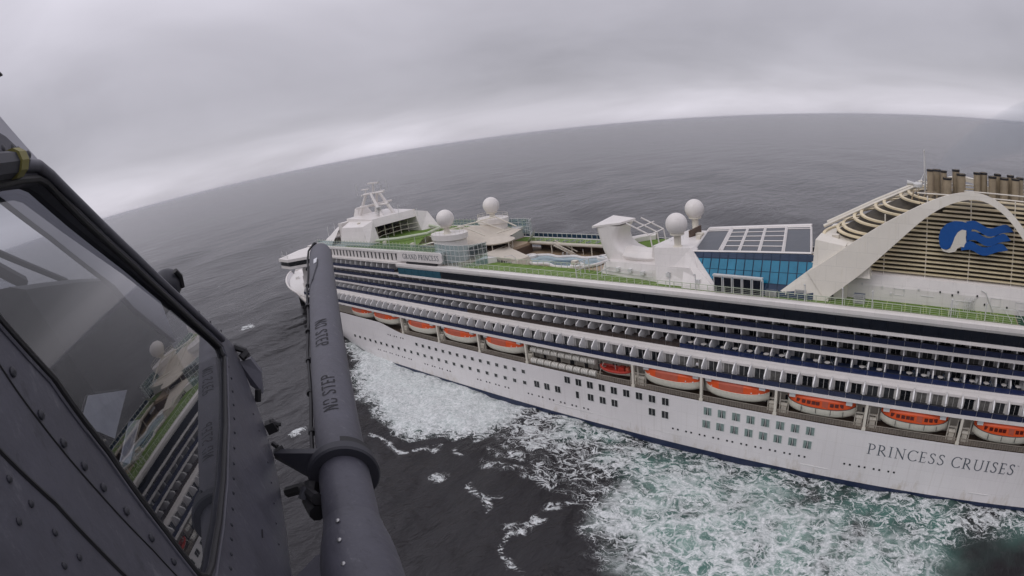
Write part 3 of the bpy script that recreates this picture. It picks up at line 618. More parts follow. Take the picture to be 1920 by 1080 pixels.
# ---- balcony decks
PITCH = 2.9
def balcony_row(z, ye, yw, xa, xb, fascia, zone, h=2.75, yroof=None, lab=None, taper=1.5, dw=1.7):
    """zone: list of (x limit, rail material, floor material) from the bow aft; yroof: how far the ceiling edge stands out"""
    s = MB(); s.box(xa, xb, ye, 31.0 + (7 - yw), z - .32, z); s.box(xa, xb, ye - .06, ye + .25, z - fascia, z + .05)
    slab = s.build('balcony_deck', M_WHITE, ship, label=lab)
    x0 = xa
    for lim, rm, fm in zone:
        x1 = min(lim, xb); MB().box(x0, x1, ye + .26, yw, z, z + .03).build('balcony_floor', fm, slab); x0 = x1
    top = h - .36
    MB().box(xa, xb, yw, yw + .3, z, z + top + .02).build('cabin_wall', M_WHITE2, slab)
    MB().box(xa, xb, 31 - yw + 7, 31.3 - yw + 7, z, z + top + .02).build('cabin_wall', M_WHITE2, slab)
    yo = ye + .22
    d = MB(); d.prism([(-.11, yw, 0), (-.11, yo, 0), (-.11, yo, 1.45), (-.11, min(yo + taper, yw - .4), top), (-.11, yw, top)], (.22, 0, 0))
    DIV = d.mesh('balcony_divider', M_DIV)
    PIER = MB().box(-.24, .24, yw - .30, yw + .05, 0, top).mesh('wall_pier', M_WHITE2)
    D_ = MB(); D_.box(-dw / 2, -.03, yw - .07, yw + .02, .06, top - .12, 0); D_.box(.03, dw / 2, yw - .06, yw + .02, .06, top - .12, 0); D_.box(-dw / 2 - .06, dw / 2 + .06, yw - .04, yw + .03, top - .12, top - .04, 1); D_.box(-.03, .03, yw - .10, yw + .02, .06, top - .1, 1)
    DOORS = [D_.mesh('balcony_door', [m_, M_WHITE2]) for m_ in (M_DOOR, M_DOOR, M_DOOR3, M_DOOR2)]
    RPM = {}
    for lim, rm, fm in zone:
        RP = MB(); RP.box(-PITCH / 2 + .04, PITCH / 2 - .04, ye + .02, ye + .08, .06, .94, 0); RP.box(-PITCH / 2, PITCH / 2, ye - .01, ye + .11, .94, 1.0, 1)
        RPM[lim] = RP.mesh('rail_glass_panel', [rm, M_DARKMETAL])
    n = int((xb - xa) / PITCH)
    for i in range(n):
        x = xa + (i + .5) * PITCH
        if x > 38: break
        rp = next(RPM[lim] for lim, _, _ in zone if x < lim)
        put('balcony_divider', DIV, slab, loc=(x - PITCH / 2, 0, z), rot=(0, 0, random.uniform(-.02, .02))); put('balcony_door', random.choice(DOORS), slab, loc=(x, 0, z)); put('rail_glass_panel', rp, slab, loc=(x, 0, z))
        if yroof is not None: put('wall_pier', PIER, slab, loc=(x - PITCH / 2, 0, z))
    return slab
NV = (99, M_RAILNAVY, M_FLOORD)
r9 = balcony_row(16.1, 0.0, 2.3, -178, X_AFT - 1, .55, [NV], yroof=2.0, lab='lowest balcony deck jutting out above the lifeboats', taper=1.0, dw=1.75)
mb = MB(); mb.prism([(-178, y, z) for y, z in ((1.95, 18.0), (1.95, 18.42), (3.36, 18.86), (3.5, 18.86), (3.5, 18.45), (2.6, 18.0))], (X_AFT + 177, 0, 0)); mb.build('sloping_fascia', M_WHITE, r9)
balcony_row(18.85, 3.4, 7.0, -178, X_AFT - 1, .30, [(-96, M_RAILNAVY, M_FLOORD), (-41.5, M_RAILCOFFEE, M_FLOORBR), (99, M_RAILBLUE, M_FLOORB)], lab='balcony deck with bright blue rails and round white tables', taper=2.0)
balcony_row(21.6, 4.3, 7.0, -178, X_AFT - 1, .5, [NV], lab='narrow balcony deck in the upper tiers', taper=.1)
balcony_row(24.35, 3.8, 6.8, -178, X_AFT - 1, .5, [NV], lab='shaded top balcony deck under the dark window band', taper=.1)
balcony_row(27.1, 2.6, 5.4, -178, -121, .5, [NV], lab='short forward balcony deck ahead of the dark window band', taper=.4)
# core of the superstructure so nothing shows through
MB().box(-177, X_AFT - 1, 8.5, 30, 10.5, 26.9).build('superstructure_core', M_WHITE2, ship)
# forward end of the balcony decks, sloping front of the house
mb = MB()
for z0, z1, x0, x1 in ((15.2, 18.8, -190, -178), (18.8, 21.5, -189, -178), (21.5, 24.3, -188, -178), (24.3, 27.1, -187, -178)):
    mb.prism([(x0 + 6, 3.2, z0), (x1, 3.0, z0), (x1, 35, z0), (x0 + 6, 35, z0), (x0, 28, z0), (x0, 10, z0)], (0, 0, z1 - z0 - .02))
front = mb.build('forward_house', M_WHITE, ship)
for k, z in enumerate((16.6, 19.8, 22.5, 25.3)):
    for j in range(10):
        MB().box(-190.1 + k, -189.9 + k, 10.4 + j * 1.75, 11.5 + j * 1.75, z, z + 1.1).build('house_window', M_DOOR, front)

# ---- lido window band and white edge of the sun deck
mb = MB(); mb.box(-120.5, X_AFT - 1, 1.9, 36.1, 26.6, 27.1); lido = mb.build('lido_deck', M_WHITE, ship, label='white band below the dark lido windows')
MB().box(-120.5, X_AFT - 1, 2.5, 35.5, 27.1, 27.16).build('lido_floor', M_TEAK, lido)
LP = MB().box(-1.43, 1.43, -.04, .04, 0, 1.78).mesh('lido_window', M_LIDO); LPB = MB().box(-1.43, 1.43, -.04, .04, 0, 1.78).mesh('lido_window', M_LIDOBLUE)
MB().box(-120.5, X_AFT - 1, 2.25, 2.6, 27.1, 28.9).build('window_wall', M_DARKMETAL, lido)
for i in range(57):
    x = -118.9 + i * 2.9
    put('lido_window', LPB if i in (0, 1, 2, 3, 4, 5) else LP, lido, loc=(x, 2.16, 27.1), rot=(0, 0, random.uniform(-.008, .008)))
mb = MB(); prof = [(2.05, 28.86), (1.75, 29.35), (1.75, 29.98), (2.1, 30.1), (3.2, 30.1), (3.2, 29.0)]
mb.prism([(-120.5, y, z) for y, z in prof], (X_AFT + 119.5, 0, 0)); edge = mb.build('deck_edge', M_WHITE, ship, label='two tone white edge running below the green sun deck')
mb = MB(); mb.prism([(-120.5, 38 - y, z) for y, z in prof], (X_AFT + 119.5, 0, 0)); mb.build('deck_edge', M_WHITE, ship)
# ---- sun deck
ZD = 30.12
mb = MB(); mb.box(-120.4, X_AFT - 1, 3.15, 9.2, 29.4, ZD - .03); mb.box(-120.4, X_AFT - 1, 29.6, 34.85, 29.4, ZD - .03); mb.box(-120.4, -97, 9.2, 29.6, 29.4, ZD - .03); mb.box(-62, X_AFT - 1, 9.2, 29.6, 29.4, ZD - .03)
deck = mb.build('sun_deck', M_TEAK, ship)
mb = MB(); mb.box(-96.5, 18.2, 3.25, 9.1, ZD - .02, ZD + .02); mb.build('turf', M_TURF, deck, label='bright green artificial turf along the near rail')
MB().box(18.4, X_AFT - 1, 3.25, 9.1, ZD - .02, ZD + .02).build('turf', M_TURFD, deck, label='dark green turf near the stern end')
MB().box(-103, -62, 29.7, 34.7, ZD - .02, ZD + .02).build('turf', M_TURF, deck)
LN = MB().box(-.05, .05, -2.9, 2.9, 0, .012).mesh('turf_line', M_LINE)
for i in range(35): put('turf_line', LN, deck, loc=(-94.5 + i * 3.2, 6.1, ZD + .022))
LN2 = MB().box(-.06, .06, -2.4, 2.4, 0, .012).mesh('turf_line', M_LINE)
for i in range(12): put('turf_line', LN2, deck, loc=(-101 + i * 3.3, 32.2, ZD + .022))
rb = MB()
for x in (0, 1.6): rb.box(x - .045, x + .045, -.04, .04, 0, 1.15)
rb.box(-.05, 3.2, -.05, .05, 1.10, 1.2)
for z in (.18, .5, .8): rb.box(0, 3.2, -.015, .015, z, z + .03)
RAIL = rb.mesh('rail_section', M_RAIL)
for i in range(36): put('rail_section', RAIL, deck, loc=(-96.6 + i * 3.2, 2.95, ZD))
FR = MB()
for x in (0, 1.6): FR.box(x - .05, x + .05, -.05, .05, 0, 1.3)
FR.box(-.05, 3.2, -.05, .05, 1.2, 1.3); FR.box(.1, 1.5, -.02, .02, .15, 1.1, 1); FR.box(1.7, 3.1, -.02, .02, .15, 1.1, 1)
FR = FR.mesh('rail_section', [M_RAILW, M_BLUEDK])
for i in range(28): put('rail_section', FR, deck, loc=(-105 + i * 3.2, 34.95, ZD))
# glazed draught screens standing across the turf strip
sb = MB()
for y in (0, 1.5, 3.0, 4.5): sb.box(-.07, .07, y - .06, y + .06, 0, 2.8)
for z in (1.3, 2.7): sb.box(-.05, .05, 0, 4.5, z, z + .1)
SCR = sb.mesh('draught_screen', M_RAILW)
for x in (-63.5, -58.5): put('draught_screen', SCR, deck, loc=(x, 3.4, ZD))
lamp = MB(); lamp.tube([(0, 0, 0), (0, 0, 2.7)], .10, 8); lamp.tube([(0, 0, 2.7), (0, -.5, 2.85)], .07, 6); lamp.sphere((0, -.5, 2.8), .16, 8, 5)
LAMP = lamp.mesh('deck_lamp', M_RAILW)
for x in (-43.2, -38.2, -25.9, -18.6, -12.2, -7.2, 6.2, 12.2): put('deck_lamp', LAMP, deck, loc=(x, 3.3, ZD))
# tall folded awning frames by the rail (grey tubes)
fb = MB()
for k in range(4): fb.tube([(k * .35, 0, 0), (k * .35, .1, 1.6), (k * .35 + .5, .3, 2.1)], .05, 5)
for k in range(3): fb.bar((0, .1, .6 + k * .5), (1.3, .1, .6 + k * .5), .04)
AWN = fb.mesh('awning_frame', M_RAILW)
for x, y in ((6.0, 4.2), (8.6, 6.6), (9.4, 7.2)): put('awning_frame', AWN, deck, loc=(x, y, ZD + .02))
# green-white bracing struts at the inner edge
for x in (-2.4, 1.2, 5.0, 10.8, 13.8):
    MB().tube([(x, 7.2, ZD + .03), (x + .7, 4.2, ZD + .9), (x + .8, 3.1, ZD + .2)], .06, 5).build('awning_strut', M_LINE, deck)

# ---- pool well
MB().box(-97, -62, 9.2, 33.5, 27.0, 27.3).build('pool_deck', M_TEAK, ship)
well = MB(); well.box(-97, -62, 9.25, 9.45, 27.3, 29.4); well.box(-62.2, -62, 9.2, 29.6, 27.3, 29.4); well.box(-97, -96.8, 9.2, 29.6, 27.3, 29.4); well.box(-97, -62, 33.4, 33.6, 27.3, 29.4)
well.build('pool_well_wall', M_PROM, ship)
mb = MB(); mb.tube([(-97, 29.4, 30.0), (-90, 29.2, 30.0), (-84, 28.6, 30.05), (-76, 28.8, 30.05), (-62, 29.3, 30.0)], .42, 8); lip = mb.build('balcony_lip', M_CANVAS, ship, smooth=True)
PIL = MB().tube([(0, 0, 27.3), (0, 0, 29.6)], .16, 8).mesh('pillar', M_CREAM)
for x in (-90, -83.5, -77.5, -71.5, -66): put('pillar', PIL, lip, loc=(x, 29.3, 0))
stb = MB()
for k in range(12): stb.box(-88 + k * .55, -87.4 + k * .55, 27.6, 28.9, 29.7 - k * .21, 29.9 - k * .21)
stb.tube([(-88.4, 27.5, 30.9), (-81.6, 27.5, 28.3)], .12, 6); stb.tube([(-88.4, 28.95, 30.9), (-81.6, 28.95, 28.3)], .12, 6)
for k in range(7): stb.bar((-88.2 + k * 1.05, 27.5, 29.9 - k * .4), (-88.2 + k * 1.05, 27.5, 30.9 - k * .4), .05)
stb.build('staircase', M_CANVAS, ship)
def blob(pts, n=60):
    p = np.array(pts, float); k = len(p); o_ = []
    for i in range(n):
        t = i / n * k; j = int(t); f = t - j
        a, b_, c, d = p[(j - 1) % k], p[j % k], p[(j + 1) % k], p[(j + 2) % k]
        o_.append(.5 * ((2 * b_) + (c - a) * f + (2 * a - 5 * b_ + 4 * c - d) * f * f + (3 * b_ - a - 3 * c + d) * f ** 3))
    return o_
rimp = blob([(-91, 20.5), (-92.5, 24), (-88.6, 26), (-84.5, 24.9), (-81, 26.4), (-77, 25.5), (-73.5, 27.4), (-70.4, 25.6), (-70.7, 21), (-73.5, 17.6), (-79, 16.8), (-83, 18.4), (-87, 17.8)])
pool = MB().tube([(p[0], p[1], 27.78) for p in rimp] + [(rimp[0][0], rimp[0][1], 27.78)], .38, 8).build('pool', M_WHITE2, ship, smooth=True)
MB().prism([(p[0], p[1], 27.3) for p in rimp], (0, 0, .32)).build('pool_water', M_POOL, pool)
MB().prism([(p[0], p[1], 27.624) for p in blob([(-82, 18.8), (-84, 21.5), (-80, 23), (-76, 22.4), (-76.5, 19.6), (-79, 18.8)])], (0, 0, .03)).build('deep_water', M_POOLDK, pool)
for x, y, r in ((-92.2, 23.4, 1.5), (-72, 26.6, 1.9), (-74.2, 18.4, 1.6)):
    t_ = MB(); t_.lathe([(r, 0), (r + .1, .9), (r - .25, 1.05), (r - .5, .8)], (x, y, 27.3), 24); h_ = t_.build('hot_tub', M_WHITE2, pool, smooth=40)
    MB().lathe([(r - .45, 0), (.01, 0)], (x, y, 28.05), 20).build('tub_water', M_POOL, h_)
for x, y in ((-83.4, 25.6), (-82.4, 25.9)):
    MB().tube([(x, y, 27.3), (x, y, 28.9), (x + .2, y - .6, 29.0), (x + .3, y - 1.2, 28.0)], .05, 6).build('pool_ladder', M_RAILW, pool)
# slanted stair house at the forward end of the pool
mb = MB(); mb.hexa([(-97, 11, 27.3), (-88, 13.5, 27.3), (-88, 19, 27.3), (-97, 20, 27.3), (-97, 11, 31.2), (-88.4, 14.2, 29.4), (-88.4, 18.4, 29.4), (-97, 19.6, 31.4)])
sh = mb.build('stair_house', M_CANVAS, ship)
for k in range(6):
    f = (k + .5) / 6.6; x = lerp(-96, -88.8, f); y = lerp(11.2, 13.4, f); zt = lerp(31.0, 29.4, f)
    MB().box(x - .4, x + .4, y - .12, y + .2, 28.4, zt - .5).build('house_window', M_DARKIN, sh)
mb = MB(); mb.tube([(-90.5, 12.2, 27.3), (-90.5, 12.2, 30.8), (-88.6, 12.6, 31.0), (-88, 13, 30.4), (-88, 13, 27.3)], .08, 6); mb.bar((-90.5, 12.2, 29.3), (-88, 13, 29.3), .06); mb.bar((-90.5, 12.2, 28.4), (-88, 13, 28.4), .06); mb.build('shower_frame', M_RAILW, ship)

# ---- bar with round canopy and canvas roofs behind it
bar = MB().lathe([(4.7, 32.5), (4.9, 32.8), (3.0, 33.4), (.02, 33.7)], (-99.5, 19, 0), 28).build('bar_canopy', M_CANVAS, ship, smooth=50)
MB().lathe([(3.4, 30.1), (3.4, 31.2), (3.0, 31.3), (2.4, 31.3)], (-99.5, 19, 0), 24).build('bar_counter', M_PROM, bar, smooth=40)
BPO = MB().tube([(0, 0, 30.1), (0, 0, 32.6)], .12, 6).mesh('bar_post', M_CREAM)
STOOL = MB(); STOOL.lathe([(.28, .75), (.28, .85), (.02, .87)], (0, 0, 30.1), 10); STOOL.tube([(0, 0, 30.1), (0, 0, 30.9)], .05, 6); STOOL = STOOL.mesh('bar_stool', M_CREAM)
for k in range(12):
    a = k * math.pi / 6; put('bar_post', BPO, bar, loc=(-99.5 + 4.3 * math.cos(a), 19 + 4.3 * math.sin(a), 0)) if k % 2 == 0 else None
    put('bar_stool', STOOL, bar, loc=(-99.5 + 3.9 * math.cos(a + .2), 19 + 3.9 * math.sin(a + .2), 0))
mb = MB()
P = []
for i in range(17):
    t = i / 16; x = lerp(-117, -101, t); row = []
    for j in range(13):
        s = j / 12; y = lerp(7, 31, s); row.append((x + 2.2 * math.sin(s * math.pi), y, 33.0 + 3.2 * math.exp(-((t - .35) / .28) ** 2) * (.55 + .45 * abs(math.cos(s * math.pi * 2))) + .5 * math.sin(s * 9 + t * 5) * .4))
    P.append(row)
mb.grid(P); awn = mb.build('canvas_roof', M_CANVAS, ship, smooth='full')
MB().box(-117, -104, 8, 30, 30.1, 33.4).build('canvas_house', M_CREAM, awn)
for y0, y1 in ((11, 17), (17, 24), (24, 29)):
    MB().tube([(-111, y0, 36.6), (-106, (y0 + y1) / 2, 37.4), (-101, y1, 34.4)], .18, 6).build('canopy_boom', M_CREAM, awn)
# counter windows at the aft face of the canvas house
for j in range(9): MB().box(-103.98, -103.9, 9 + j * 2.3, 10.6 + j * 2.3, 30.9, 32.6).build('house_window', M_DARKIN, awn)

# ---- dome towers
def tower(x, y, r, z1, lab):
    t_ = MB(); t_.lathe([(r, 30.1), (r + .15, z1 - 1.6), (r + .5, z1 - 1.3), (r + .5, z1), (.02, z1)], (x, y, 0), 26, sx=1.45)
    o_ = t_.build('dome_tower', M_WHITE, ship, smooth=35, label=lab)
    rp = MB()
    for k in range(22):
        a = k * 2 * math.pi / 22; b_ = (k + 1) * 2 * math.pi / 22; p = lambda q, z: (x + 1.45 * (r + .4) * math.cos(q), y + (r + .4) * math.sin(q), z)
        rp.bar(p(a, z1), p(a, z1 + 1.1), .05); rp.bar(p(a, z1 + 1.1), p(b_, z1 + 1.1), .05); rp.bar(p(a, z1 + .6), p(b_, z1 + .6), .035)
    rp.build('tower_rail', M_CREAM, o_)
    return o_
def radome(x, y, zc, r, zb, lab):
    d = MB().sphere((x, y, zc), r, 32, 20, z0=-.80).build('radome', M_WHITE, ship, smooth='full', label=lab)
    p_ = MB(); p_.lathe([(r * .62, zc - r * .80 - .32), (r * .66, zc - r * .80 - .28), (r * .66, zc - r * .78), (r * .58, zc - r * .76)], (x, y, 0), 24); p_.lathe([(r * .55, zb), (r * .32, zb + .4), (r * .34, zc - r * 1.05), (r * .60, zc - r * .85)], (x, y, 0), 20)
    p_.build('pedestal', M_CREAM, d, smooth=40)
tower(-105, 8.6, 3.3, 37.0, 'white rounded tower carrying a radome beside the glass screen')
tower(-110, 29.5, 3.0, 36.6, 'white rounded tower on the far side carrying a radome')
radome(-105, 8, 40.7, 2.2, 37.0, 'white ball radome on the near forward tower')
radome(-110, 29.5, 40.1, 2.3, 36.6, 'white ball radome on the far forward tower')
radome(-43.5, 8, 40.4, 2.0, 36.2, 'white ball radome in front, beside the glass roof')
radome(-49.6, 30, 39.3, 2.15, 34.3, 'white ball radome behind, beside the glass roof')
# ---- curved glass wind screens (each pane its own piece)
def screen(path, z0, z1, nrow, lab, sub=3, par=ship):
    pts = []
    for a, b_ in zip(path, path[1:]):
        for k in range(sub): pts.append((lerp(a[0], b_[0], k / sub), lerp(a[1], b_[1], k / sub)))
    pts.append(path[-1]); f = MB()
    zz_ = [lerp(z0, z1, k / nrow) for k in range(nrow + 1)]
    for p in pts: f.bar((p[0], p[1], z0), (p[0], p[1], z1 + .25), .10)
    for z in zz_:
        for a, b_ in zip(pts, pts[1:]): f.bar((a[0], a[1], z), (b_[0], b_[1], z), .07)
    fr = f.build('wind_screen', M_RAILW, par, label=lab)
    for a, b_ in zip(pts, pts[1:]):
        for u, v in zip(zz_, zz_[1:]):
            MB().hexa([(a[0], a[1], u + .06), (b_[0], b_[1], u + .06), (b_[0], b_[1] + .03, u + .06), (a[0], a[1] + .03, u + .06), (a[0], a[1], v - .06), (b_[0], b_[1], v - .06), (b_[0], b_[1] + .03, v - .06), (a[0], a[1] + .03, v - .06)]).build('glass_pane', M_SCREENGL, fr)
screen([(-106, 4.2), (-101, 3.4), (-96.5, 3.4), (-93, 5.0), (-91.5, 7.6)], ZD, 35.2, 4, 'curved pale green glass wind screen beside the ship name board')
screen([(-109, 33.5), (-103, 34.6), (-99.5, 33.4), (-98.2, 31)], ZD + 1, 35.4, 4, 'glass wind screen on the far side by the second tower')
MB().prism([(-93.4, 5.2, ZD), (-91.0, 8.2, ZD), (-90.2, 9.2, ZD), (-93.8, 9.0, ZD)], (0, 0, 1.3)).build('screen_base', M_WHITE, ship)
mb = MB(); P = [[(lerp(-100, -97.6, i / 8) + .4 * j, lerp(33.8, 28.5, i / 8), lerp(ZD, 33.0 - i * .15, j / 4)) for j in range(5)] for i in range(9)]
mb.grid(P); mb.build('curved_screen_wall', M_WHITE, ship, smooth=True)

# ---- forward house: window strip, name board, top deck
ZF = 33.05
mb = MB(); mb.box(-172, -104, 3.05, 34.95, 29.6, ZF - .55); mb.box(-173, -103.5, 2.75, 35.25, ZF - .55, ZF); fh = mb.build('observation_house', M_WHITE, ship)
VW = MB().box(-.26, .26, -.05, .1, 0, 1.75).mesh('slot_window', M_DARKIN)
for i in range(22): put('slot_window', VW, fh, loc=(-163 + i * 1.98, 3.02, 30.55))
MB().box(-172, -121, 2.55, 3.04, 29.55, 30.05).build('ledge', M_WHITE, fh)
nb = MB(); prof = [(-120.3, 30.7)] + [(-119.6 + 0 * k, 30.7) for k in range(1)] + [(-102.4, 30.8), (-101.6, 31.3), (-101.6, 32.9), (-102.2, 33.35), (-117.6, 33.35), (-119.4, 32.6)]
nb.prism([(x, 2.15, z) for x, z in prof], (0, .35, 0)); nbo = nb.build('name_board', M_WHITE, ship, label='white name board with grey serif lettering')
write('GRAND PRINCESS', -117.2, 31.45, 2.12, 1.3, nbo, M_TEXT, gap=.16, width=.97, space=.4)
MB().box(-116, -104, 2.0, 2.6, 30.25, 30.55).build('board_bracket', M_DARKIN, nbo)
SP = MB()
for x in (0,): SP.tube([(x, 0, 0), (x, 0, 2.05)], .06, 6); SP.sphere((x, 0, 2.08), .10, 6, 4)
for z in (.1, 1.0, 1.75): SP.box(0, 1.6, -.03, .03, z, z + .07)
SP.box(.06, 1.55, -.012, .012, .2, .95, 1); SP.box(.06, 1.55, -.012, .012, 1.1, 1.72, 1)
SP = SP.mesh('screen_panel', [M_RAIL, M_SCREENGL])
for i in range(38): put('screen_panel', SP, fh, loc=(-166 + i * 1.6, 3.6, ZF))
for i in range(40): put('screen_panel', SP, fh, loc=(-166 + i * 1.6, 34.4, ZF))
MB().box(-150, -107, 4.2, 34, ZF, ZF + .03).build('turf', M_TURF, fh)
mb = MB(); mb.tube([(-139, 9, ZF + 1), (-132, 12, ZF + 1), (-127, 19, ZF + 1), (-130, 27, ZF + 1), (-139, 30, ZF + 1)], .45, 8); mb.build('court_kerb', M_RAIL, fh, smooth=True)
# gate-shaped house with the mast: two legs, roof, back wall, dark recess towards the court
gate = MB(); gate.hexa([(-154, 5.2, ZF), (-138, 5.6, ZF), (-140, 11, ZF), (-156, 11, ZF), (-153, 6.2, 38.4), (-141.5, 6.6, 38.6), (-142, 11, 39.6), (-156, 11, 39.4)])
gate.hexa([(-156, 27, ZF), (-139.5, 27, ZF), (-137, 32.6, ZF), (-154, 32.6, ZF), (-156, 27, 39.4), (-142, 27, 39.6), (-141, 31.6, 38.4), (-153, 31.6, 38.2)])
gate.hexa([(-158, 10.9, 37.6), (-141.5, 10.9, 37.6), (-141.5, 27.1, 37.6), (-158, 27.1, 37.6), (-157, 10.9, 40.4), (-142.5, 10.9, 39.9), (-142.5, 27.1, 39.9), (-157, 27.1, 40.4)])
gate.box(-158.2, -156, 8, 30, ZF, 39.5)
go = gate.build('mast_house', M_WHITE, ship)
MB().box(-156, -155.8, 11, 27, ZF, 37.6).build('recess_wall', M_DARKIN, go)
for j in range(6): MB().box(-150.2, -150, 11.6 + j * 2.6, 13.4 + j * 2.6, ZF + .2, ZF + 2.3).build('recess_cabinet', M_PROM, go)
for z in (ZF + 1.2, ZF + 2.6): MB().tube([(-141, 11, z), (-143.5, 15, z), (-143.5, 23, z), (-141, 27, z)], .10, 6).build('recess_rail', M_CREAM, go)
for y in (13, 16, 19, 22, 25): MB().tube([(-143.6, y, ZF), (-143.6, y, ZF + 4.5)], .12, 6).build('recess_post', M_CREAM, go)
mb = MB(); P = []
for i in range(15):
    a = R(90 + 180 * i / 14); P.append([(-158 + 18.5 * math.cos(a) * (1 - .15 * k), CY + 15.0 * math.sin(a) * (1 - .07 * k), z) for k, z in enumerate((ZF - .3, 34.3, 35.4, 36.8, 37.9))] + [(-157.5, CY + 4 * math.sin(a), 38.9)])
mb.grid(P); mb.build('visor_roof', M_WHITE, ship, smooth=30)
# bridge with wings
mb = MB(); zb = 26.2
pl = [(-184.5, -3.6), (-177, -3.6), (-171.5, 3.0), (-171.5, 35.0), (-177, 41.6), (-184.5, 41.6), (-191, 30), (-192.5, CY), (-191, 8)]
mb.prism([(x, y, zb) for x, y in pl], (0, 0, .9)); mb.prism([(lerp(x, -178, -.03), lerp(y, CY, -.02), zb + 2.5) for x, y in pl], (0, 0, .95)); br = mb.build('bridge', M_WHITE, ship, label='white bridge with wings overhanging the ship sides')
MB().prism([(lerp(x, -178, .03), lerp(y, CY, .012), zb + .9) for x, y in pl], (0, 0, 1.6)).build('bridge_core', M_DARKIN, br)
for (ax_, ay_), (bx_, by_) in zip(pl, pl[1:] + pl[:1]):
    L_ = math.hypot(bx_ - ax_, by_ - ay_); nseg = max(1, int(L_ / 1.9)); ang = math.atan2(by_ - ay_, bx_ - ax_)
    for k in range(nseg):
        f = (k + .5) / nseg; x, y = lerp(ax_, bx_, f), lerp(ay_, by_, f)
        MB().box(-L_ / nseg / 2 + .12, L_ / nseg / 2 - .12, -.03, .03, 0, 1.3).build('bridge_window', M_DOOR, br, loc=(x, y, zb + 1.05), rot=(0, 0, ang))
for x in (-183, -179): MB().tube([(x, -3, 29.6), (x, -3, 32.2)], .05, 5).build('whip_aerial', M_RAILW, br)
for k in range(8):
    f0, f1 = k / 8, (k + 1) / 8; a_ = (lerp(-184, -178, f0), -2.9, 29.6); b_ = (lerp(-184, -178, f1), -2.9, 29.6)
    MB().tube([a_, (a_[0], a_[1], 30.7), (b_[0], b_[1], 30.7)], .05, 5).build('bridge_rail', M_RAILW, br)
# mast
mast = MB(); zr = 40.2
mast.tube([(-157, CY - 3.4, zr - 1), (-152.5, CY - 2.2, 47.0)], [.55, .42], 8); mast.tube([(-144.5, CY - 2.4, zr - 1), (-150.5, CY - 1.6, 47.0)], [.6, .42], 8)
mast.tube([(-157, CY + 3.4, zr - 1), (-152.5, CY + 2.2, 47.0)], [.55, .42], 8); mast.tube([(-144.5, CY + 2.4, zr - 1), (-150.5, CY + 1.6, 47.0)], [.6, .42], 8)
mo = mast.build('radar_mast', M_WHITE, ship, smooth=40)
MB().tube([(-153, CY - 6.4, 43.2), (-151, CY + 6.4, 43.4)], .36, 6).build('mast_spar', M_WHITE, mo)
MB().tube([(-160.5, CY, 42.7), (-144, CY, 43.4)], .36, 6).build('mast_spar', M_WHITE, mo)
MB().tube([(-157, CY, 46.8), (-145.5, CY, 47.2)], .34, 6).build('mast_spar', M_WHITE, mo)
MB().tube([(-151.6, CY - 4.6, 47.0), (-151.6, CY + 4.6, 47.1)], .28, 6).build('mast_spar', M_WHITE, mo)
MB().tube([(-151.6, CY, 47), (-150.8, CY, 50.2)], .26, 6).build('mast_pole', M_WHITE, mo)
MB().box(-153.6, -147.8, CY - .35, CY + .35, 50.0, 50.45).build('radar_scanner', M_WHITE, mo)
MB().box(-157.8, -153.8, CY - .3, CY + .3, 48.2, 48.55).build('radar_scanner', M_WHITE, mo)
MB().tube([(-155.8, CY, 46.9), (-155.8, CY, 48.2)], .2, 6).build('mast_pole', M_WHITE, mo)
for x, y, z0, z1 in ((-158, CY - 2, 46.8, 50.2), (-146.4, CY + 2, 47, 50.4), (-149, CY - 1, 47, 49.4), (-148.3, CY + 1, 47, 49), (-136.5, CY - 2, 39, 43.2), (-134, CY + 3, 38.5, 41), (-153, CY, 43.3, 45), (-150, CY - 1, 43.3, 44.6)):
    MB().tube([(x, y, z0), (x, y, z1)], .07, 5).build('whip_aerial', M_RAILW, mo)
for k in range(6): MB().box(-147.2, -145.6, CY - 3.2, CY - 1.4, 40.4 + k * .45, 40.55 + k * .45).build('ladder_step', M_RAILW, mo)
mb = MB(); mb.hexa([(-162, CY - 3, 38.2), (-158, CY - 3, 39.8), (-158, CY + 3, 39.8), (-162, CY + 3, 38.2), (-161, CY - 2, 42.5), (-159.4, CY - 2, 42.6), (-159.4, CY + 2, 42.6), (-161, CY + 2, 42.5)]); mb.build('mast_foot', M_WHITE, mo)
for x, y in ((-166, 8), (-163, 12), (-170, 13)): MB().tube([(x, y, 35), (x, y, 38.5)], .06, 5).build('whip_aerial', M_RAILW, mo)

# ---- curved balcony with the back of the open-air screen
tw = MB()
P = []
for i in range(33):
    a = R(128 + 172 * i / 32); c = (-51.6, 18.6); row = []
    for f_, z in ((0, 33.6), (0, 34.55), (.10, 34.85), (.45, 34.75), (.78, 34.35), (.95, 33.95), (1.0, 33.55), (.97, 33.15), (.9, 32.8), (.74, 32.5), (.70, ZD)):
        rx, ry = lerp(7.6, 10.6, f_), lerp(6.4, 10.4, f_); row.append((c[0] + rx * math.cos(a), c[1] + ry * math.sin(a), z))
    P.append(row)
tw.grid(P); cb_ = tw.build('curved_balcony', M_WHITE, ship, smooth=40, label='white curved balcony wrapped around a small green deck')
MB().prism([(-51.6 + 7.7 * math.cos(R(100 + 200 * i / 18)), 18.6 + 6.5 * math.sin(R(100 + 200 * i / 18)), 33.3) for i in range(19)] + [(-44, 14, 33.3), (-44, 26, 33.3)], (0, 0, .3)).build('turf', M_TURF, cb_)
MB().box(-49.6, -48.2, 9.6, 10.0, 34.5, 35.15).build('vent_grille', M_STEEL, cb_)
MB().box(-47.2, -46.9, 21, 27, 33.6, 36.4).build('cabinet_wall', M_PROM, cb_)
for k in range(3): MB().box(-47.3, -47.2, 21.3 + k * 1.9, 22.9 + k * 1.9, 33.9 + .9 * (k % 2), 35.9).build('cabinet_shelf', M_CREAM, cb_)
sw = MB()
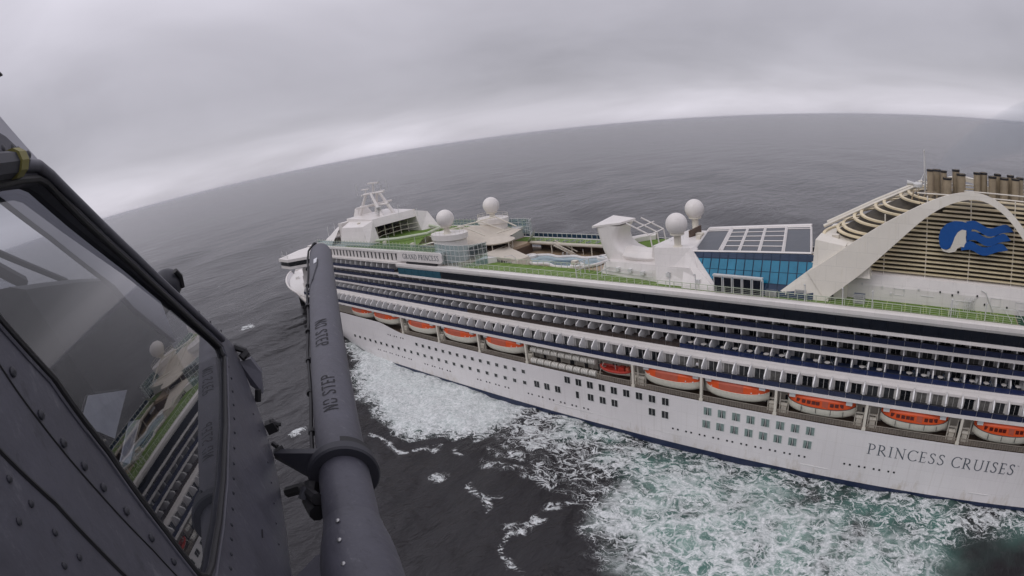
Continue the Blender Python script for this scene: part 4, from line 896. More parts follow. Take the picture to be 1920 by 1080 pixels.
def rrect(x0, x1, y0, y1, z, r=1.2, n=5):
    o_ = []
    for cx, cy, a0 in ((x1 - r, y1 - r, 0), (x0 + r, y1 - r, 90), (x0 + r, y0 + r, 180), (x1 - r, y0 + r, 270)):
        for k in range(n): a = R(a0 + 90 * k / (n - 1)); o_.append((cx + r * math.cos(a), cy + r * math.sin(a), z))
    return o_
sw.grid([rrect(*q_) for q_ in ((-60.4, -52, 9.4, 17.5, 32.6), (-60.8, -54.5, 9.3, 17.2, 33.6), (-61.2, -56.4, 9.3, 16.8, 34.5), (-61.6, -57.4, 9.4, 16.5, 35.6), (-62.0, -57.6, 9.5, 16.2, 37.0), (-62.4, -57.2, 9.6, 16.0, 38.3), (-62.6, -56.6, 9.7, 16.0, 39.2))], closed_v=True)
sw.hexa([(-62.9, 9.4, 38.75), (-56.6, 9.9, 39.5), (-54.9, 13.1, 39.9), (-62.2, 16.6, 39.65), (-62.9, 9.4, 39.15), (-56.6, 9.9, 39.9), (-54.9, 13.1, 40.25), (-62.2, 16.6, 40.05)])
so = sw.build('screen_housing', M_WHITE, ship, smooth=45, label='white wedge shaped housing of the open-air screen with flat roof')
for y0 in (11.5, 14.5, 17.5): MB().tube([(-55.8, y0 - .6, 39.6), (-51.9, y0 + 1.5, 37.0), (-51.5, y0 + 1.6, 33.9)], .16, 6).build('brace', M_WHITE, so)
for z, x in ((38.5, -54.0), (37.05, -51.9)): MB().tube([(x, 12, z), (x, 19, z)], .12, 6).build('brace', M_WHITE, so)
# wall below the balcony
mb = MB(); mb.hexa([(-60.5, 7.6, ZD), (-37, 3.9, ZD), (-37, 9, ZD), (-60, 12, ZD), (-59.5, 8.0, 32.6), (-40, 4.8, 33.4), (-40, 9, 33.4), (-59.5, 12, 32.6)])
mb.hexa([(-46.5, 4.6, ZD), (-33.9, 3.75, ZD), (-33.9, 7, ZD), (-46.5, 9, ZD), (-47.5, 6.2, 36.3), (-40.4, 6.9, 36.4), (-40.4, 9, 36.4), (-47.5, 9, 36.3)])
mb.hexa([(-50, 8.6, ZD), (-40.4, 8.6, ZD), (-47.4, 31.5, ZD), (-53, 31.5, ZD), (-49, 8.6, 36.0), (-40.6, 8.6, 35.7), (-47.6, 31.5, 34.3), (-52, 31.5, 34.3)])
sw_ = mb.build('sports_deck_wall', M_WHITE, ship)
for k, (x, z) in enumerate(((-44.2, 31.9), (-53, 31.6), (-50, 31.5), (-56, 31.5), (-38, 31.4))): MB().box(x - .35, x + .35, interp(x, [(-60, 7.4), (-47, 5.0), (-37, 3.7)]) - .12, interp(x, [(-60, 7.4), (-47, 5.0), (-37, 3.7)]) + .6, z - .35, z + .35).build('vent_grille', M_FRAME, sw_)
for z in (30.9, 31.7): MB().tube([(-59.9, 7.45, z), (-47.6, 5.2, z + .1)], .06, 5).build('wall_batten', M_FRAME, sw_)
rl = MB()
for k in range(5): rl.bar((-49.3 + k * .5, 12 + k * 1.6, 34), (-49.3 + k * .5, 12 + k * 1.6, 35.2 + .2 * k), .06)
rl.bar((-49.3, 12, 35.2), (-47.3, 18.4, 36), .07); rl.build('stair_rail', M_RAILW, sw_)

# ---- sliding glass roof over the indoor pool
NL, NR, FL, FRr = Vector((-40.0, 7, 35.9)), Vector((-18.4, 7, 36.9)), Vector((-47.0, 31, 34.6)), Vector((-23.4, 31, 36.4))
def rp_(u, v): return NL.lerp(NR, u).lerp(FL.lerp(FRr, u), v)
mb = MB(); d = Vector((0, 0, -.35))
for a, b_ in ((( -.0, 0), (1, 0)), ((1, 0), (1, 1)), ((1, 1), (0, 1)), ((0, 1), (0, 0))):
    mb.bar(rp_(*a), rp_(*b_), .30)
roof = mb.build('glass_roof', M_WHITE, ship, label='sliding glass roof with white ribs over the covered pool')
us = [0, .24, .40, .57, .77, 1.0]
for i, (u0, u1) in enumerate(zip(us, us[1:])):
    nv = 1 if i in (0, 4) else 5
    for j in range(nv):
        v0, v1 = (.03, .90) if nv == 1 else (j / nv + .012, (j + 1) / nv - .012)
        p = [rp_(u0 + .012, v0), rp_(u1 - .012, v0), rp_(u1 - .012, v1), rp_(u0 + .012, v1)]
        MB().prism([q_ + Vector((0, 0, -.1)) for q_ in p], (0, 0, .1)).build('roof_pane', M_ROOFGL, roof)
    if i in (0, 4):
        p = [rp_(u0 + .012, .92), rp_(u1 - .012, .92), rp_(u1 - .012, .99), rp_(u0 + .012, .99)]
        MB().prism([q_ + Vector((0, 0, -.1)) for q_ in p], (0, 0, .1)).build('roof_pane', M_ROOFGL, roof)
    if 0 < i: MB().tube([rp_(u0, 0) + Vector((0, 0, .12)), rp_(u0, 1) + Vector((0, 0, .12))], .30 if i != 1 else .45, 4).build('roof_rib', M_WHITE, roof)
    if 0 < i < 4:
        for j in range(1, 5): MB().bar(rp_(u0, j / 5) + Vector((0, 0, .05)), rp_(u1, j / 5) + Vector((0, 0, .05)), .16).build('roof_bar', M_WHITE, roof)
    if i in (0, 4): MB().bar(rp_(u0, .91) + Vector((0, 0, .05)), rp_(u1, .91) + Vector((0, 0, .05)), .16).build('roof_bar', M_WHITE, roof)
MB().prism([rp_(0, 1), rp_(1, 1), rp_(1, 1) + Vector((0, 1.2, .1)), rp_(0, 1) + Vector((0, 1.2, .1))], (0, 0, .3)).build('roof_edge', M_WHITE, roof)
# sloping glazed side: rows of panes
def sp(u, v): return Vector((lerp(-41, -17.4, u), lerp(3.9, 6.9, v), lerp(ZD, lerp(35.8, 36.8, u), v)))
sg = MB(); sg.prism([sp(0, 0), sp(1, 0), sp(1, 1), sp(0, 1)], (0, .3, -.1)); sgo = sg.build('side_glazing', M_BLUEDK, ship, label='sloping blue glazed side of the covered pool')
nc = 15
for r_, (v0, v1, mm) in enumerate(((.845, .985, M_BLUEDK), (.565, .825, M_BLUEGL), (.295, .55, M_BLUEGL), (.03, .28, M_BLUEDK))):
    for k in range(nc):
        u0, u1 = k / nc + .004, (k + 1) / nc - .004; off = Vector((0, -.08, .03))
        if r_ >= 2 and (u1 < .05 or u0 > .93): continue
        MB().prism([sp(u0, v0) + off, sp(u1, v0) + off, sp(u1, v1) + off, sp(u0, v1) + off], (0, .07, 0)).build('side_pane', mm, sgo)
for k in range(5):
    x = -34.8 + k * 1.75; f_ = MB(); f_.box(x, x + 1.6, 3.35, 3.5, ZD, 32.9); f_.build('glass_door', M_RAILW, sgo)
    MB().box(x + .16, x + 1.44, 3.30, 3.36, ZD + .15, 32.7).build('door_pane', M_LIDO, sgo)
MB().box(-34.9, -26.0, 3.2, 3.9, 32.9, 33.15).build('door_lintel', M_RAILW, sgo)
# white cheeks closing the glazed side
ck = MB(); ck.prism([(-41.4, 6.95, 36.2), (-40.0, 6.6, 36.0), (-38.6, 5.2, 33.4), (-34.2, 3.4, ZD), (-41, 3.4, ZD)], (0, .35, 0)); ck.build('white_cheek', M_WHITE, ship)

# ---- inner rails round the pool well
for i in range(11):
    put('rail_section', RAIL, deck, loc=(-97 + i * 3.2, 29.75, ZD)); put('rail_section', RAIL, deck, loc=(-97 + i * 3.2, 9.0, ZD))
for x, y, z, a, c in ((-70, 12, ZD, 1.2, .9), (-57, 25, 33.6, .8, 1.0), (-46, 24, 34.6, 1.4, .8), (-44.5, 20, 35.0, .9, .7), (-120, 8, ZF, 1.0, 1.0), (-124, 30, ZF, 1.4, .9), (-133, 8, ZF, .8, 1.2), (-15, 12, 38.6, 1.2, .6), (-13, 16, 38.6, .9, .8), (-147, 9, 38.9, .8, .6), (-145, 29, 38.9, .8, .6)):
    MB().box(x - a / 2, x + a / 2, y - a / 2, y + a / 2, z, z + c).build('deck_locker', M_CREAM, ship)
for x, y, z in ((-116, 6, ZF), (-112, 6.4, ZF), (-128, 6, ZF), (-140, 6, ZF), (-118, 32, ZF), (-130, 32, ZF)):
    MB().tube([(x, y, z), (x, y, z + 3.2)], .07, 6).build('lamp_pole', M_RAILW, ship)
# ---- funnel
base = MB(); prof = [(7.5, ZD), (7.5, 32.4), (7.95, 34.1), (9.0, 34.4), (29.0, 34.4), (30.05, 34.1), (30.5, 32.4), (30.5, ZD)]
base.prism([(-16, y, z) for y, z in prof], (X_AFT + 14, 0, 0)); bo = base.build('funnel_base', M_WHITE, ship, label='long white deckhouse wall under the funnel')
for x, z, a, b_ in ((2.0, 31.6, 2.2, .1), (8.6, 31.4, 3.2, .08), (14.4, 31.8, 1.9, 1.3), (-3, 31.8, 1.8, 1.1), (19, 31.6, 1.7, 1.2), (23, 31.5, 2, 1.5)):
    f_ = MB(); f_.box(x - a / 2, x + a / 2, 7.42, 7.52, z - b_ / 2, z + b_ / 2) if b_ < .2 else (f_.box(x - a / 2, x + a / 2, 7.44, 7.52, z - b_ / 2, z - b_ / 2 + .07), f_.box(x - a / 2, x + a / 2, 7.44, 7.52, z + b_ / 2 - .07, z + b_ / 2), f_.box(x - a / 2, x - a / 2 + .07, 7.44, 7.52, z - b_ / 2, z + b_ / 2), f_.box(x + a / 2 - .07, x + a / 2, 7.44, 7.52, z - b_ / 2, z + b_ / 2))
    f_.build('access_panel', M_FRAME, bo)
for x, z in ((-9.5, 32.6), (-6, 32.4), (-2.2, 32.3), (4.2, 32.5), (6.4, 32.2), (10.9, 32.5), (12.4, 31.3), (16.6, 31.2), (0.4, 32.6), (20.5, 32.6), (-4.4, 31.4), (7.4, 32.8)): MB().box(x - .14, x + .14, 7.32, 7.5, z - .14, z + .14).build('wall_fitting', M_DARKMETAL if x > 2 else M_RAILW, bo)
mb = MB(); mb.tube([(11.6, 7.6, 33.4), (12.4, 7.3, 33.2), (14.2, 7.2, ZD + .1)], .09, 6); mb.build('downpipe', M_RAILW, bo)
for x in (16.0, 18.5, 21.5, 24.5): MB().tube([(x, 7.4, 31.2), (x + 1.2, 4.2, ZD)], .05, 5).build('awning_strut', M_RAILW, bo)
for x, r_ in ((13.6, 0), (18.7, 0)): MB().tube([(x, 6.6, ZD), (x, 6.6, ZD + 1.1), (x + 9, 6.6, ZD + 1.1)], .05, 5).build('hand_rail', M_RAILW, bo)
# casing ahead of the louvres
cs = MB(); cs.hexa([(-18.4, 5.6, 34.0), (-8, 5.6, 34.0), (-8, 32.4, 34.0), (-18.4, 32.4, 34.0), (-17.8, 7.6, 38.6), (-9, 7.6, 38.6), (-9, 30.4, 38.6), (-18.4, 30.4, 37.4)])
cs.hexa([(-16, 4.6, ZD), (-12, 7.0, ZD), (-12, 9, ZD), (-16, 9, ZD), (-16, 5.2, 35.2), (-12, 7.4, 35.2), (-12, 9, 35.2), (-16, 9, 35.2)])
cs.hexa([(-24.4, 3.95, ZD), (-14.8, 4.2, ZD), (-14.8, 5.0, ZD), (-24.4, 4.6, ZD), (-17.9, 5.5, 35.0), (-14.8, 5.4, 35.0), (-14.8, 6.6, 35.0), (-17.9, 6.2, 35.0)])
cs.hexa([(-17.9, 5.5, 34.9), (-12.4, 5.2, 34.9), (-12.4, 6.6, 34.9), (-17.9, 6.8, 34.9), (-17.6, 6.6, 39.3), (-12.4, 5.9, 38.7), (-12.4, 9, 38.7), (-17.6, 12, 39.3)])
cs.build('funnel_casing', M_FUNNELW, ship)
fun = MB()
def nose(z): return interp(z, [(34, -14.5), (37.4, -19.2), (38.0, -18.5), (39.2, -16), (41.2, -12.9), (43.1, -9.1), (44.7, -5.2), (46.5, -1.0), (48, 1.5)])
def halfw(z): return interp(z, [(33, 10.7), (40, 10.4), (47, 9.6)])
def uplan(z, inset=0, x1=40):
    xn, hw = nose(z) + inset, halfw(z) - inset; pts = [(x1 - (z - 33) * .8, CY - hw)]
    k0 = xn + min(9.5, 9.5)
    for i in range(17):
        a = R(-90 - 180 * i / 16); c_, s_ = math.cos(a), math.sin(a)
        pts.append((k0 + (k0 - xn) * math.copysign(abs(c_) ** .8, c_), CY + hw * s_))
    pts.append((x1 - (z - 33) * .8, CY + hw)); return pts
# dark inner core
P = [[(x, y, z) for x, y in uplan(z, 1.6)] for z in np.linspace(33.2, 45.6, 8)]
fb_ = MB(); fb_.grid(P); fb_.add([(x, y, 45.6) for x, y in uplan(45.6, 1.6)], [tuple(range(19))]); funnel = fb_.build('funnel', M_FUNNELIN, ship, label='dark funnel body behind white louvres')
zs = [33.35 + .66 * k for k in range(21)]
def slat(plan, inn, z, hgt_=.19):
    n_ = len(plan); vs_l = [(x, y, z) for x, y in plan] + [(x, y, z + hgt_) for x, y in plan] + [(x, y, z + .02) for x, y in inn] + [(x, y, z + hgt_ + .02) for x, y in inn]; fs_l = []
    for i in range(n_ - 1): fs_l += [(i, i + 1, n_ + i + 1, n_ + i), (2 * n_ + i, 2 * n_ + i + 1, 3 * n_ + i + 1, 3 * n_ + i), (n_ + i, n_ + i + 1, 3 * n_ + i + 1, 3 * n_ + i), (i, i + 1, 2 * n_ + i + 1, 2 * n_ + i)]
    MB().add(vs_l, fs_l).build('louvre_slat', M_SLAT, funnel, smooth=35)
for k, z in enumerate(zs):
    a_, b_ = uplan(z), uplan(z, .55)
    if z > 37.6 and k % 3 == 2: slat(a_[:2], b_[:2], z); slat(a_[-2:], b_[-2:], z)      # the front shows pairs with wider gaps
    else: slat(a_, b_, z, .26 if z > 37.6 else .19)
for x in (-6, 1.3, 9, 17, 25): MB().tube([(x, 8.6, 33.2), (x, 9.4, min(47, 39 + (x + 16) * .45))], .12, 5).build('louvre_post', M_FUNNELW, funnel)
for sgn in (-1, 1):   # diagonal edge beam up the front
    MB().tube([(-18.6, CY + sgn * 2 + 3, 38.9), (-9, CY + sgn * 2 + 3, 43.4), (.5, CY + sgn * 2 + 3, 47.4)], .32, 6).build('front_beam', M_FUNNELW, funnel)
# the arch: a band that is wide at the foot and narrow at the crown
top = [(-18.6, 34.4), (-14.9, 36.8), (-12.6, 38.5), (-6.2, 42.6), (1.3, 46.3), (4.0, 47.25), (6.5, 48.0), (9.3, 48.3), (12.4, 47.9), (15.4, 46.3), (18.0, 43.9), (22.0, 39.5), (26.5, 34.6)]
bot = [(-15.4, 30.3), (-12.4, 32.6), (-9.1, 35.1), (-6.1, 37.9), (0.7, 43.9), (2.6, 45.1), (4.4, 46.0), (8.6, 47.35), (11.2, 47.3), (14.2, 45.7), (16.2, 44.2), (20.0, 39.9), (24.2, 34.6)]
def yarch(x, z): return interp(z, [(30, 4.1), (35, 4.9), (44, 6.1), (48.5, 7.0)])
def smooth_line(p, n=44):
    p = np.array(p, float); d_ = np.r_[0, np.cumsum(np.hypot(*np.diff(p, axis=0).T))]; t = np.linspace(0, d_[-1], n); o_ = np.stack([np.interp(t, d_, p[:, 0]), np.interp(t, d_, p[:, 1])], 1)
    for _ in range(6): o_[1:-1] = .25 * o_[:-2] + .5 * o_[1:-1] + .25 * o_[2:]
    return o_
T_, B_ = smooth_line(top), smooth_line(bot)
for sgn in (-1, 1):
    f = lambda x, y, z: (x, y if sgn < 0 else 2 * CY - y, z)
    P = []
    for (tx, tz), (bx, bz) in zip(T_, B_):
        P.append([f(bx, yarch(bx, bz), bz), f(tx, yarch(tx, tz), tz), f(tx, yarch(tx, tz) + .9, tz - .05), f(bx, yarch(bx, bz) + .9, bz + .05)])
    MB().grid(P, closed_v=True).build('funnel_arch', M_FUNNELW, funnel, smooth=35, label='white parabolic arch sweeping over the louvred funnel side')
# emblem: wave-haired head, flat plates standing off the louvres
def em(u, v): return (-2.4404 + .017444 * u, 53.604 - .0148148 * v + .0014815 * u)   # emblem sketch units to metres (x, z)
emb_y = 7.3
def plate(pts, y, m_, t=.12):
    p3 = [(em(*p)[0], y, em(*p)[1]) for p in pts]; return MB().prism(p3, (0, t, 0)).build('emblem_plate', m_, emblem)
emblem = MB().prism([(em(*p)[0], emb_y, em(*p)[1]) for p in [(342, 965), (330, 890), (345, 815), (400, 752), (480, 724), (560, 730), (622, 752), (660, 790), (650, 860), (610, 850), (600, 818), (560, 810), (520, 830), (490, 880), (472, 940), (450, 990), (420, 1012), (380, 1008), (355, 995)]], (0, .12, 0)).build('emblem', M_LOGO, funnel, label='blue emblem of a head with long wavy hair')
for k, (y0, xs_, xe_, amp) in enumerate(((800, 600, 1085, 30), (888, 606, 1060, 30), (985, 560, 1040, 28))):
    up, lo = [], []
    for i in range(25):
        t = i / 24; zx = lerp(xs_, xe_, t); cyc = amp * math.sin(t * 2 * math.pi * 1.35 + .6 + math.pi) * min(1, t * 3 + .3); th_ = lerp(44, 40, t) * (1 - max(0, (t - .84) / .16) ** 1.5 * .96)
        ctr = y0 + 46 * t + cyc - 22 * (k == 0) * (1 - t); up.append((zx, ctr - th_)); lo.append((zx, ctr + th_))
    plate(up + lo[::-1], emb_y + .01 + .012 * k, M_LOGO)
plate([(602, 820), (560, 812), (520, 835), (490, 885), (472, 945), (450, 1000), (410, 1022), (357, 998), (378, 1030), (440, 1046), (500, 1036), (520, 1003), (556, 984), (586, 990), (592, 962), (607, 937), (600, 900)], emb_y - .04, M_FUNNELW)
# exhaust stacks
for x, y, r_, h in ((2.0, 18.0, .62, 50.0), (3.3, 20.0, .8, 49.9), (4.6, 18.4, .55, 49.9), (5.2, 17.2, .82, 48.9), (7.0, 19.8, .7, 50.1), (7.9, 18.2, .85, 49.6), (11.0, 18.4, .66, 50.0), (12.4, 19.4, .74, 50.0), (14.0, 18.2, .78, 49.6), (15.3, 20, .7, 49.9), (16.4, 18.4, .85, 49.5), (17.9, 19.8, .7, 49.9), (18.6, 18, .8, 49.6), (19.8, 19.4, .75, 49.7)):
    s_ = MB().lathe([(r_, 44.5), (r_, h), (r_ * .82, h + .02), (r_ * .82, h - 1.2)], (x, y, 0), 16).build('exhaust_stack', M_STEEL, funnel, smooth=40)
    MB().lathe([(r_ + .03, h - .28), (r_ + .06, h - .2), (r_ + .06, h + .04), (r_ - .05, h + .05)], (x, y, 0), 16).build('stack_rim', M_DARKMETAL, s_, smooth=40)
for z, x0, x1, y in ((46.9, -.5, 24, 11), (47.5, 8, 24, 12.5), (46.9, 0, 24, 27), (48.1, 10, 24, 26)):
    MB().tube([(x0, y, z), (x1, y, z)], .12, 6).build('top_rail', M_FUNNELW, funnel)
MB().box(0, 23, 10.5, 27.5, 44.6, 45.4).build('funnel_top', M_FUNNELIN, funnel)
fm = MB(); fm.tube([(1.0, CY, 45.5), (1.0, CY, 52.9)], [.22, .12], 8); fm.sphere((1.0, CY, 53), .2, 8, 6); fmo = fm.build('funnel_mast', M_RAILW, funnel)
MB().lathe([(.9, 47.0), (.9, 47.5), (.3, 47.9)], (-.4, CY - 1, 0), 12).build('horn_platform', M_RAILW, fmo)
MB().tube([(-2.4, CY - 1, 47.6), (-.6, CY - 1, 47.5)], [.45, .15], 10).build('ship_horn', M_RAILW, fmo)
for a_, b_ in (((1, CY, 49.5), (-1.0, CY - 1.5, 46)), ((1, CY, 49.5), (2.2, CY - 1.5, 46)), ((1, CY, 48.6), (-.4, CY + 1.5, 46))): MB().bar(a_, b_, .10).build('mast_stay', M_RAILW, fmo)
for x in (-1.5, .6, 1.8, 20.8, 22): MB().tube([(x, 13, 45.4), (x + .4, 13, 46.9), (x + 1.1, 13, 46.9), (x + 1.4, 13, 45.4)], .16, 6).build('vent_pipe', M_STEEL, funnel, smooth=True)

# ------------------------------------------------------------------ lifeboats (hung under the balcony deck)
def boat_sections(Lh, bm, n=17):
    st = []
    for i in range(n):
        t = -1 + 2 * i / (n - 1); s = max(0, 1 - abs(t) ** 3.0) ** .62; st.append((t, t * Lh / 2, max(.06, bm / 2 * s)))
    return st
def make_lifeboat(kind, label):
    root = thing('lifeboat', (0, 0, 0), label, 'lifeboat', 'lifeboats hung along the port side', offset=False)
    Lh, bm = (12.2, 3.7); h = MB(); P = []
    for t, x, b_ in boat_sections(Lh, bm):
        k = .75 * abs(t) ** 3.2; sh = 1.85 + .38 * t * t
        P.append([(x, -b_, sh), (x, -b_ * .995, sh - .2), (x, -b_ * .94, .75 + k), (x, -b_ * .66, .22 + k), (x, 0, k), (x, b_ * .66, .22 + k), (x, b_ * .94, .75 + k), (x, b_ * .995, sh - .2), (x, b_, sh)])
    h.grid(P); ho = h.build('boat_hull', M_BOATHULL, root, smooth=50)
    fl = MB()
    for s in (-1, 1): fl.tube([(x, s * (b_ + .02), 1.85 + .38 * t * t) for t, x, b_ in boat_sections(Lh, bm)], .06, 5)
    fl.build('fender', M_DARKLINE if kind == 'tender' else M_BOATHULL, ho)
    c = MB(); P = []
    for t, x, b_ in boat_sections(Lh - .1, bm - .08):
        sh = 1.85 + .38 * t * t; top = (3.9 if kind == 'tender' else 3.75) - .9 * abs(t) ** 2.6
        kk = .93 if kind == 'tender' else .96
        P.append([(x, -b_, sh), (x, -b_ * kk, lerp(sh, top, .66)), (x, -b_ * .70, lerp(sh, top, .92)), (x, 0, top), (x, b_ * .70, lerp(sh, top, .92)), (x, b_ * kk, lerp(sh, top, .66)), (x, b_, sh)])
    c.grid(P); co = c.build('canopy', M_ORANGE, root, smooth=28)
    if kind == 'tender':
        for s in (-1, 1):
            for x in (-3.9, -2.9, -2.0, -1.15, -.4, 2.1, 2.95, 3.8):
                b_ = (bm - .08) / 2 * max(0, 1 - abs(x / 6) ** 3) ** .62
                MB().box(x - .33, x + .33, s * (b_ * .965) - .05, s * (b_ * .965) + .05, 2.35, 2.95).build('cabin_window', M_BOATW, co)
            for x in (-3.2, -.6, 2.0, 4.2): MB().box(x - .03, x + .03, s * 1.72 - .25, s * 1.72 + .2, .9, 1.8).build('hull_rib', M_DARKLINE, ho)
        MB().box(.35, 1.5, -1.2, 1.2, 3.75, 4.1).build('steering_cabin', M_ORANGE, co)
        for s in (-1, 1): MB().box(.4, 1.45, s * 1.74 - .04, s * 1.74 + .04, 2.0, 3.2).build('side_hatch', M_ORANGED, co)
        MB().tube([(-3, -.9, 3.0), (-3, -.9, 3.6), (3.6, -.9, 3.6), (3.6, -.9, 3.0)], .05, 5).build('grab_rail', M_ORANGE, co)
    else:
        P = []
        for i in range(7):
            x = lerp(-2.9, 1.7, i / 6); b_ = (bm - .08) / 2 * max(0, 1 - abs(x / 6.05) ** 3) ** .62; sh = 1.85 + .38 * (x / 6) ** 2; top = 3.75 - .9 * abs(x / 6) ** 2.6
            P.append([(x, -b_ * .995 - .04, lerp(sh, top, .1)), (x, -b_ * .96 - .04, lerp(sh, top, .66)), (x, -b_ * .70 - .02, lerp(sh, top, .92) + .04), (x, 0, top + .05)])
        MB().grid(P).build('canopy_cover', M_ORANGED, co, smooth=30)
        for x in (-4.4, 3.2, 4.6): MB().box(x - .1, x + .1, -1.72 + .1 * abs(x - 3.2), -1.4, 2.2, 2.35).build('grab_point', M_FRAME, co)
    for x in (-5.1, 5.0):
        MB().box(x - .55, x + .55, -1.3, -.5, 2.9, 3.7).build('release_hook', M_RAILW, root); MB().tube([(x, -.3, 3.2), (x, -.3, 4.2)], .06, 5).build('fall_wire', M_DARKMETAL, root)
    return root
T0 = make_lifeboat('tender', 'x'); C0 = make_lifeboat('covered', 'x'); first = {'tender': T0, 'covered': C0}; used = set()
for x, y, z, kind, lab in ((-142.6, 2.2, 12.05, 'covered', 'orange lifeboat nearest the bow, tucked beside the grey probe'), (-129.7, 1.9, 12.0, 'covered', 'second orange lifeboat from the bow, above the stepped hull edge'), (-112.9, 1.7, 11.95, 'covered', 'third orange lifeboat from the bow'),
                           (-98.3, 1.7, 11.95, 'covered', 'fourth orange lifeboat from the bow'), (-83.6, 1.7, 11.95, 'covered', 'fifth orange lifeboat from the bow, just forward of the white raft canisters'), (-42.2, 1.7, 11.9, 'covered', 'orange covered lifeboat next aft of the small rescue boat'),
                           (-29.6, 1.7, 11.9, 'covered', 'orange covered lifeboat directly ahead of the first windowed tender'), (-14.0, 1.7, 11.75, 'tender', 'orange tender with a row of windows, first behind the covered boats'), (2.7, 1.7, 11.75, 'tender', 'orange tender with windows hanging above the serif lettering on the hull'), (19.7, 1.7, 11.75, 'tender', 'orange windowed tender cut off at the picture edge')):
    o_ = first[kind] if kind not in used else copy_tree(first[kind]); used.add(kind); o_.location = (x, y, z); o_['label'] = lab
# rescue boat
rbt = thing('rescue_boat', (0, 0, 0), 'small open red rescue boat beside the raft canisters', 'boat', offset=False)
P = []
for t, x, b_ in boat_sections(6.6, 2.2, 13):
    k = .5 * abs(t) ** 3 * (1 if t < 0 else .3); sh = .95 + (.45 * t * t if t < 0 else .1 * t); P.append([(x, -b_, sh), (x, -b_ * .85, .45 + k), (x, 0, k), (x, b_ * .85, .45 + k), (x, b_, sh)])
MB().grid(P).build('boat_hull', M_BOATHULL, rbt, smooth=50)
for s in (-1, 1): MB().tube([(x, s * (b_ + .02), 1.0 + (.45 * t * t if t < 0 else .1 * t)) for t, x, b_ in boat_sections(6.5, 2.2, 13)], .26, 8).build('side_tube', M_RED, rbt, smooth=True)
MB().box(-2.5, 2.8, -.75, .75, .8, 1.0).build('boat_floor', M_RED, rbt); MB().box(1.0, 2.2, -.5, .5, 1.0, 1.9).build('console', M_RED, rbt); MB().box(2.6, 3.2, -.4, .4, .9, 2.0).build('outboard_engine', M_ORANGED, rbt)
MB().tube([(0, 0, 1), (0, 0, 3.6)], .06, 6).build('fall_wire', M_RAILW, rbt)
rbt.location = (-54.7, 1.4, 12.1)
# life raft canisters, two tiers of nine
cn_ = MB(); cn_.tube([(-.78, 0, 0), (-.70, 0, 0), (.70, 0, 0), (.78, 0, 0)], [.48, .62, .62, .48], 14); CAN = cn_.mesh('raft_canister', M_RAFT, smooth=35)
bd = MB()
for x in (-.35, .35, 0): bd.tube([(x - .03, 0, 0), (x + .03, 0, 0)], .635, 14)
BAND = bd.mesh('canister_band', M_DARKLINE)
ordn = ['first', 'second', 'third', 'fourth', 'fifth', 'sixth', 'seventh', 'eighth', 'ninth']
for tier, (x0, z, y) in enumerate(((-74.8, 14.0, 1.15), (-74.3, 11.85, .40))):
    for k in range(9):
        o_ = thing('raft_canister', (x0 + k * 1.87, y, z), f'white drum shaped raft canister, {ordn[k]} from the bow in the {"upper" if tier == 0 else "lower"} tier', 'raft canister', 'raft canisters on the promenade', offset=False)
        put('canister', CAN, o_); put('canister_band', BAND, o_)
cr = MB()
for z in (11.1, 13.4, 14.7):
    cr.bar((-76, 1.9, z), (-58.6, 1.9, z), .07); cr.bar((-76, 2.6, z), (-58.6, 2.6, z), .07)
for k in range(10): cr.bar((-76 + k * 1.93, 1.9, 10.9), (-76 + k * 1.93, 1.9, 15.6), .08)
cr.bar((-58.6, .9, 11), (-56.8, .6, 14.6), .1); cr.build('canister_rack', M_CREAM, prom)
for x in (-73.5, -69, -64.6): MB().sphere((x, .9, 15.3), .42, 12, 8).build('float_ball', M_RAFT, prom, smooth='full')
# round white tables on the open balconies
tb = MB(); tb.lathe([(.52, .72), (.54, .76), (.01, .78)], (0, 0, 0), 16); tb.tube([(0, 0, 0), (0, 0, .68)], .05, 6); tb.lathe([(.28, 0), (.05, .06)], (0, 0, 0), 10); TB = tb.mesh('balcony_table', M_WHITE)
def ordinal(n): return ['', 'first', 'second', 'third', 'fourth', 'fifth', 'sixth', 'seventh', 'eighth', 'ninth', 'tenth', 'eleventh', 'twelfth', 'thirteenth', 'fourteenth', 'fifteenth', 'sixteenth', 'seventeenth', 'eighteenth', 'nineteenth', 'twentieth', 'twenty-first', 'twenty-second', 'twenty-third', 'twenty-fourth', 'twenty-fifth', 'twenty-sixth'][n]
NT = 0; TABX = []
for i in range(26):
    x = -178 + PITCH * (47.6 + i) + random.uniform(-.5, .5) ; y = 4.75 + random.uniform(-.1, .4)
    if i in (7, 10, 13): continue
    o_ = put('balcony_table', TB, None, loc=(x, y, 18.85)); NT += 1; TABX.append(x); tag(o_, f'round white table on the blue-railed balcony, {ordinal(NT)} from the bow', 'table', 'round tables on the open balconies')
cb2 = MB(); cb2.box(-.27, .27, -.27, .27, .40, .46, 1); cb2.hexa([(-.27, .22, .46), (.27, .22, .46), (.27, .28, .46), (-.27, .28, .46), (-.27, .36, .95), (.27, .36, .95), (.27, .41, .95), (-.27, .41, .95)], 1)
for sx_ in (-.26, .22):
    for sy_ in (-.26, .22): cb2.box(sx_, sx_ + .04, sy_, sy_ + .04, 0, .62)
    cb2.box(sx_, sx_ + .05, -.26, .30, .62, .66)
CHM = cb2.mesh('balcony_chair', [M_LOUNGE, M_LOUNGEB]); CHW = cb2.mesh('balcony_chair', [M_LOUNGE, M_CLOTHW])
for k, x in enumerate(TABX):
    o_ = put('balcony_chair', CHM if k % 3 else CHW, None, loc=(x + random.uniform(.7, .95), 5.4 + random.uniform(-.3, .5), 18.88), rot=(0, 0, random.uniform(-1.2, 1.2)))
    tag(o_, f'balcony chair standing beside the {ordinal(k + 1)} round table from the bow', 'chair', 'chairs on the open balconies')
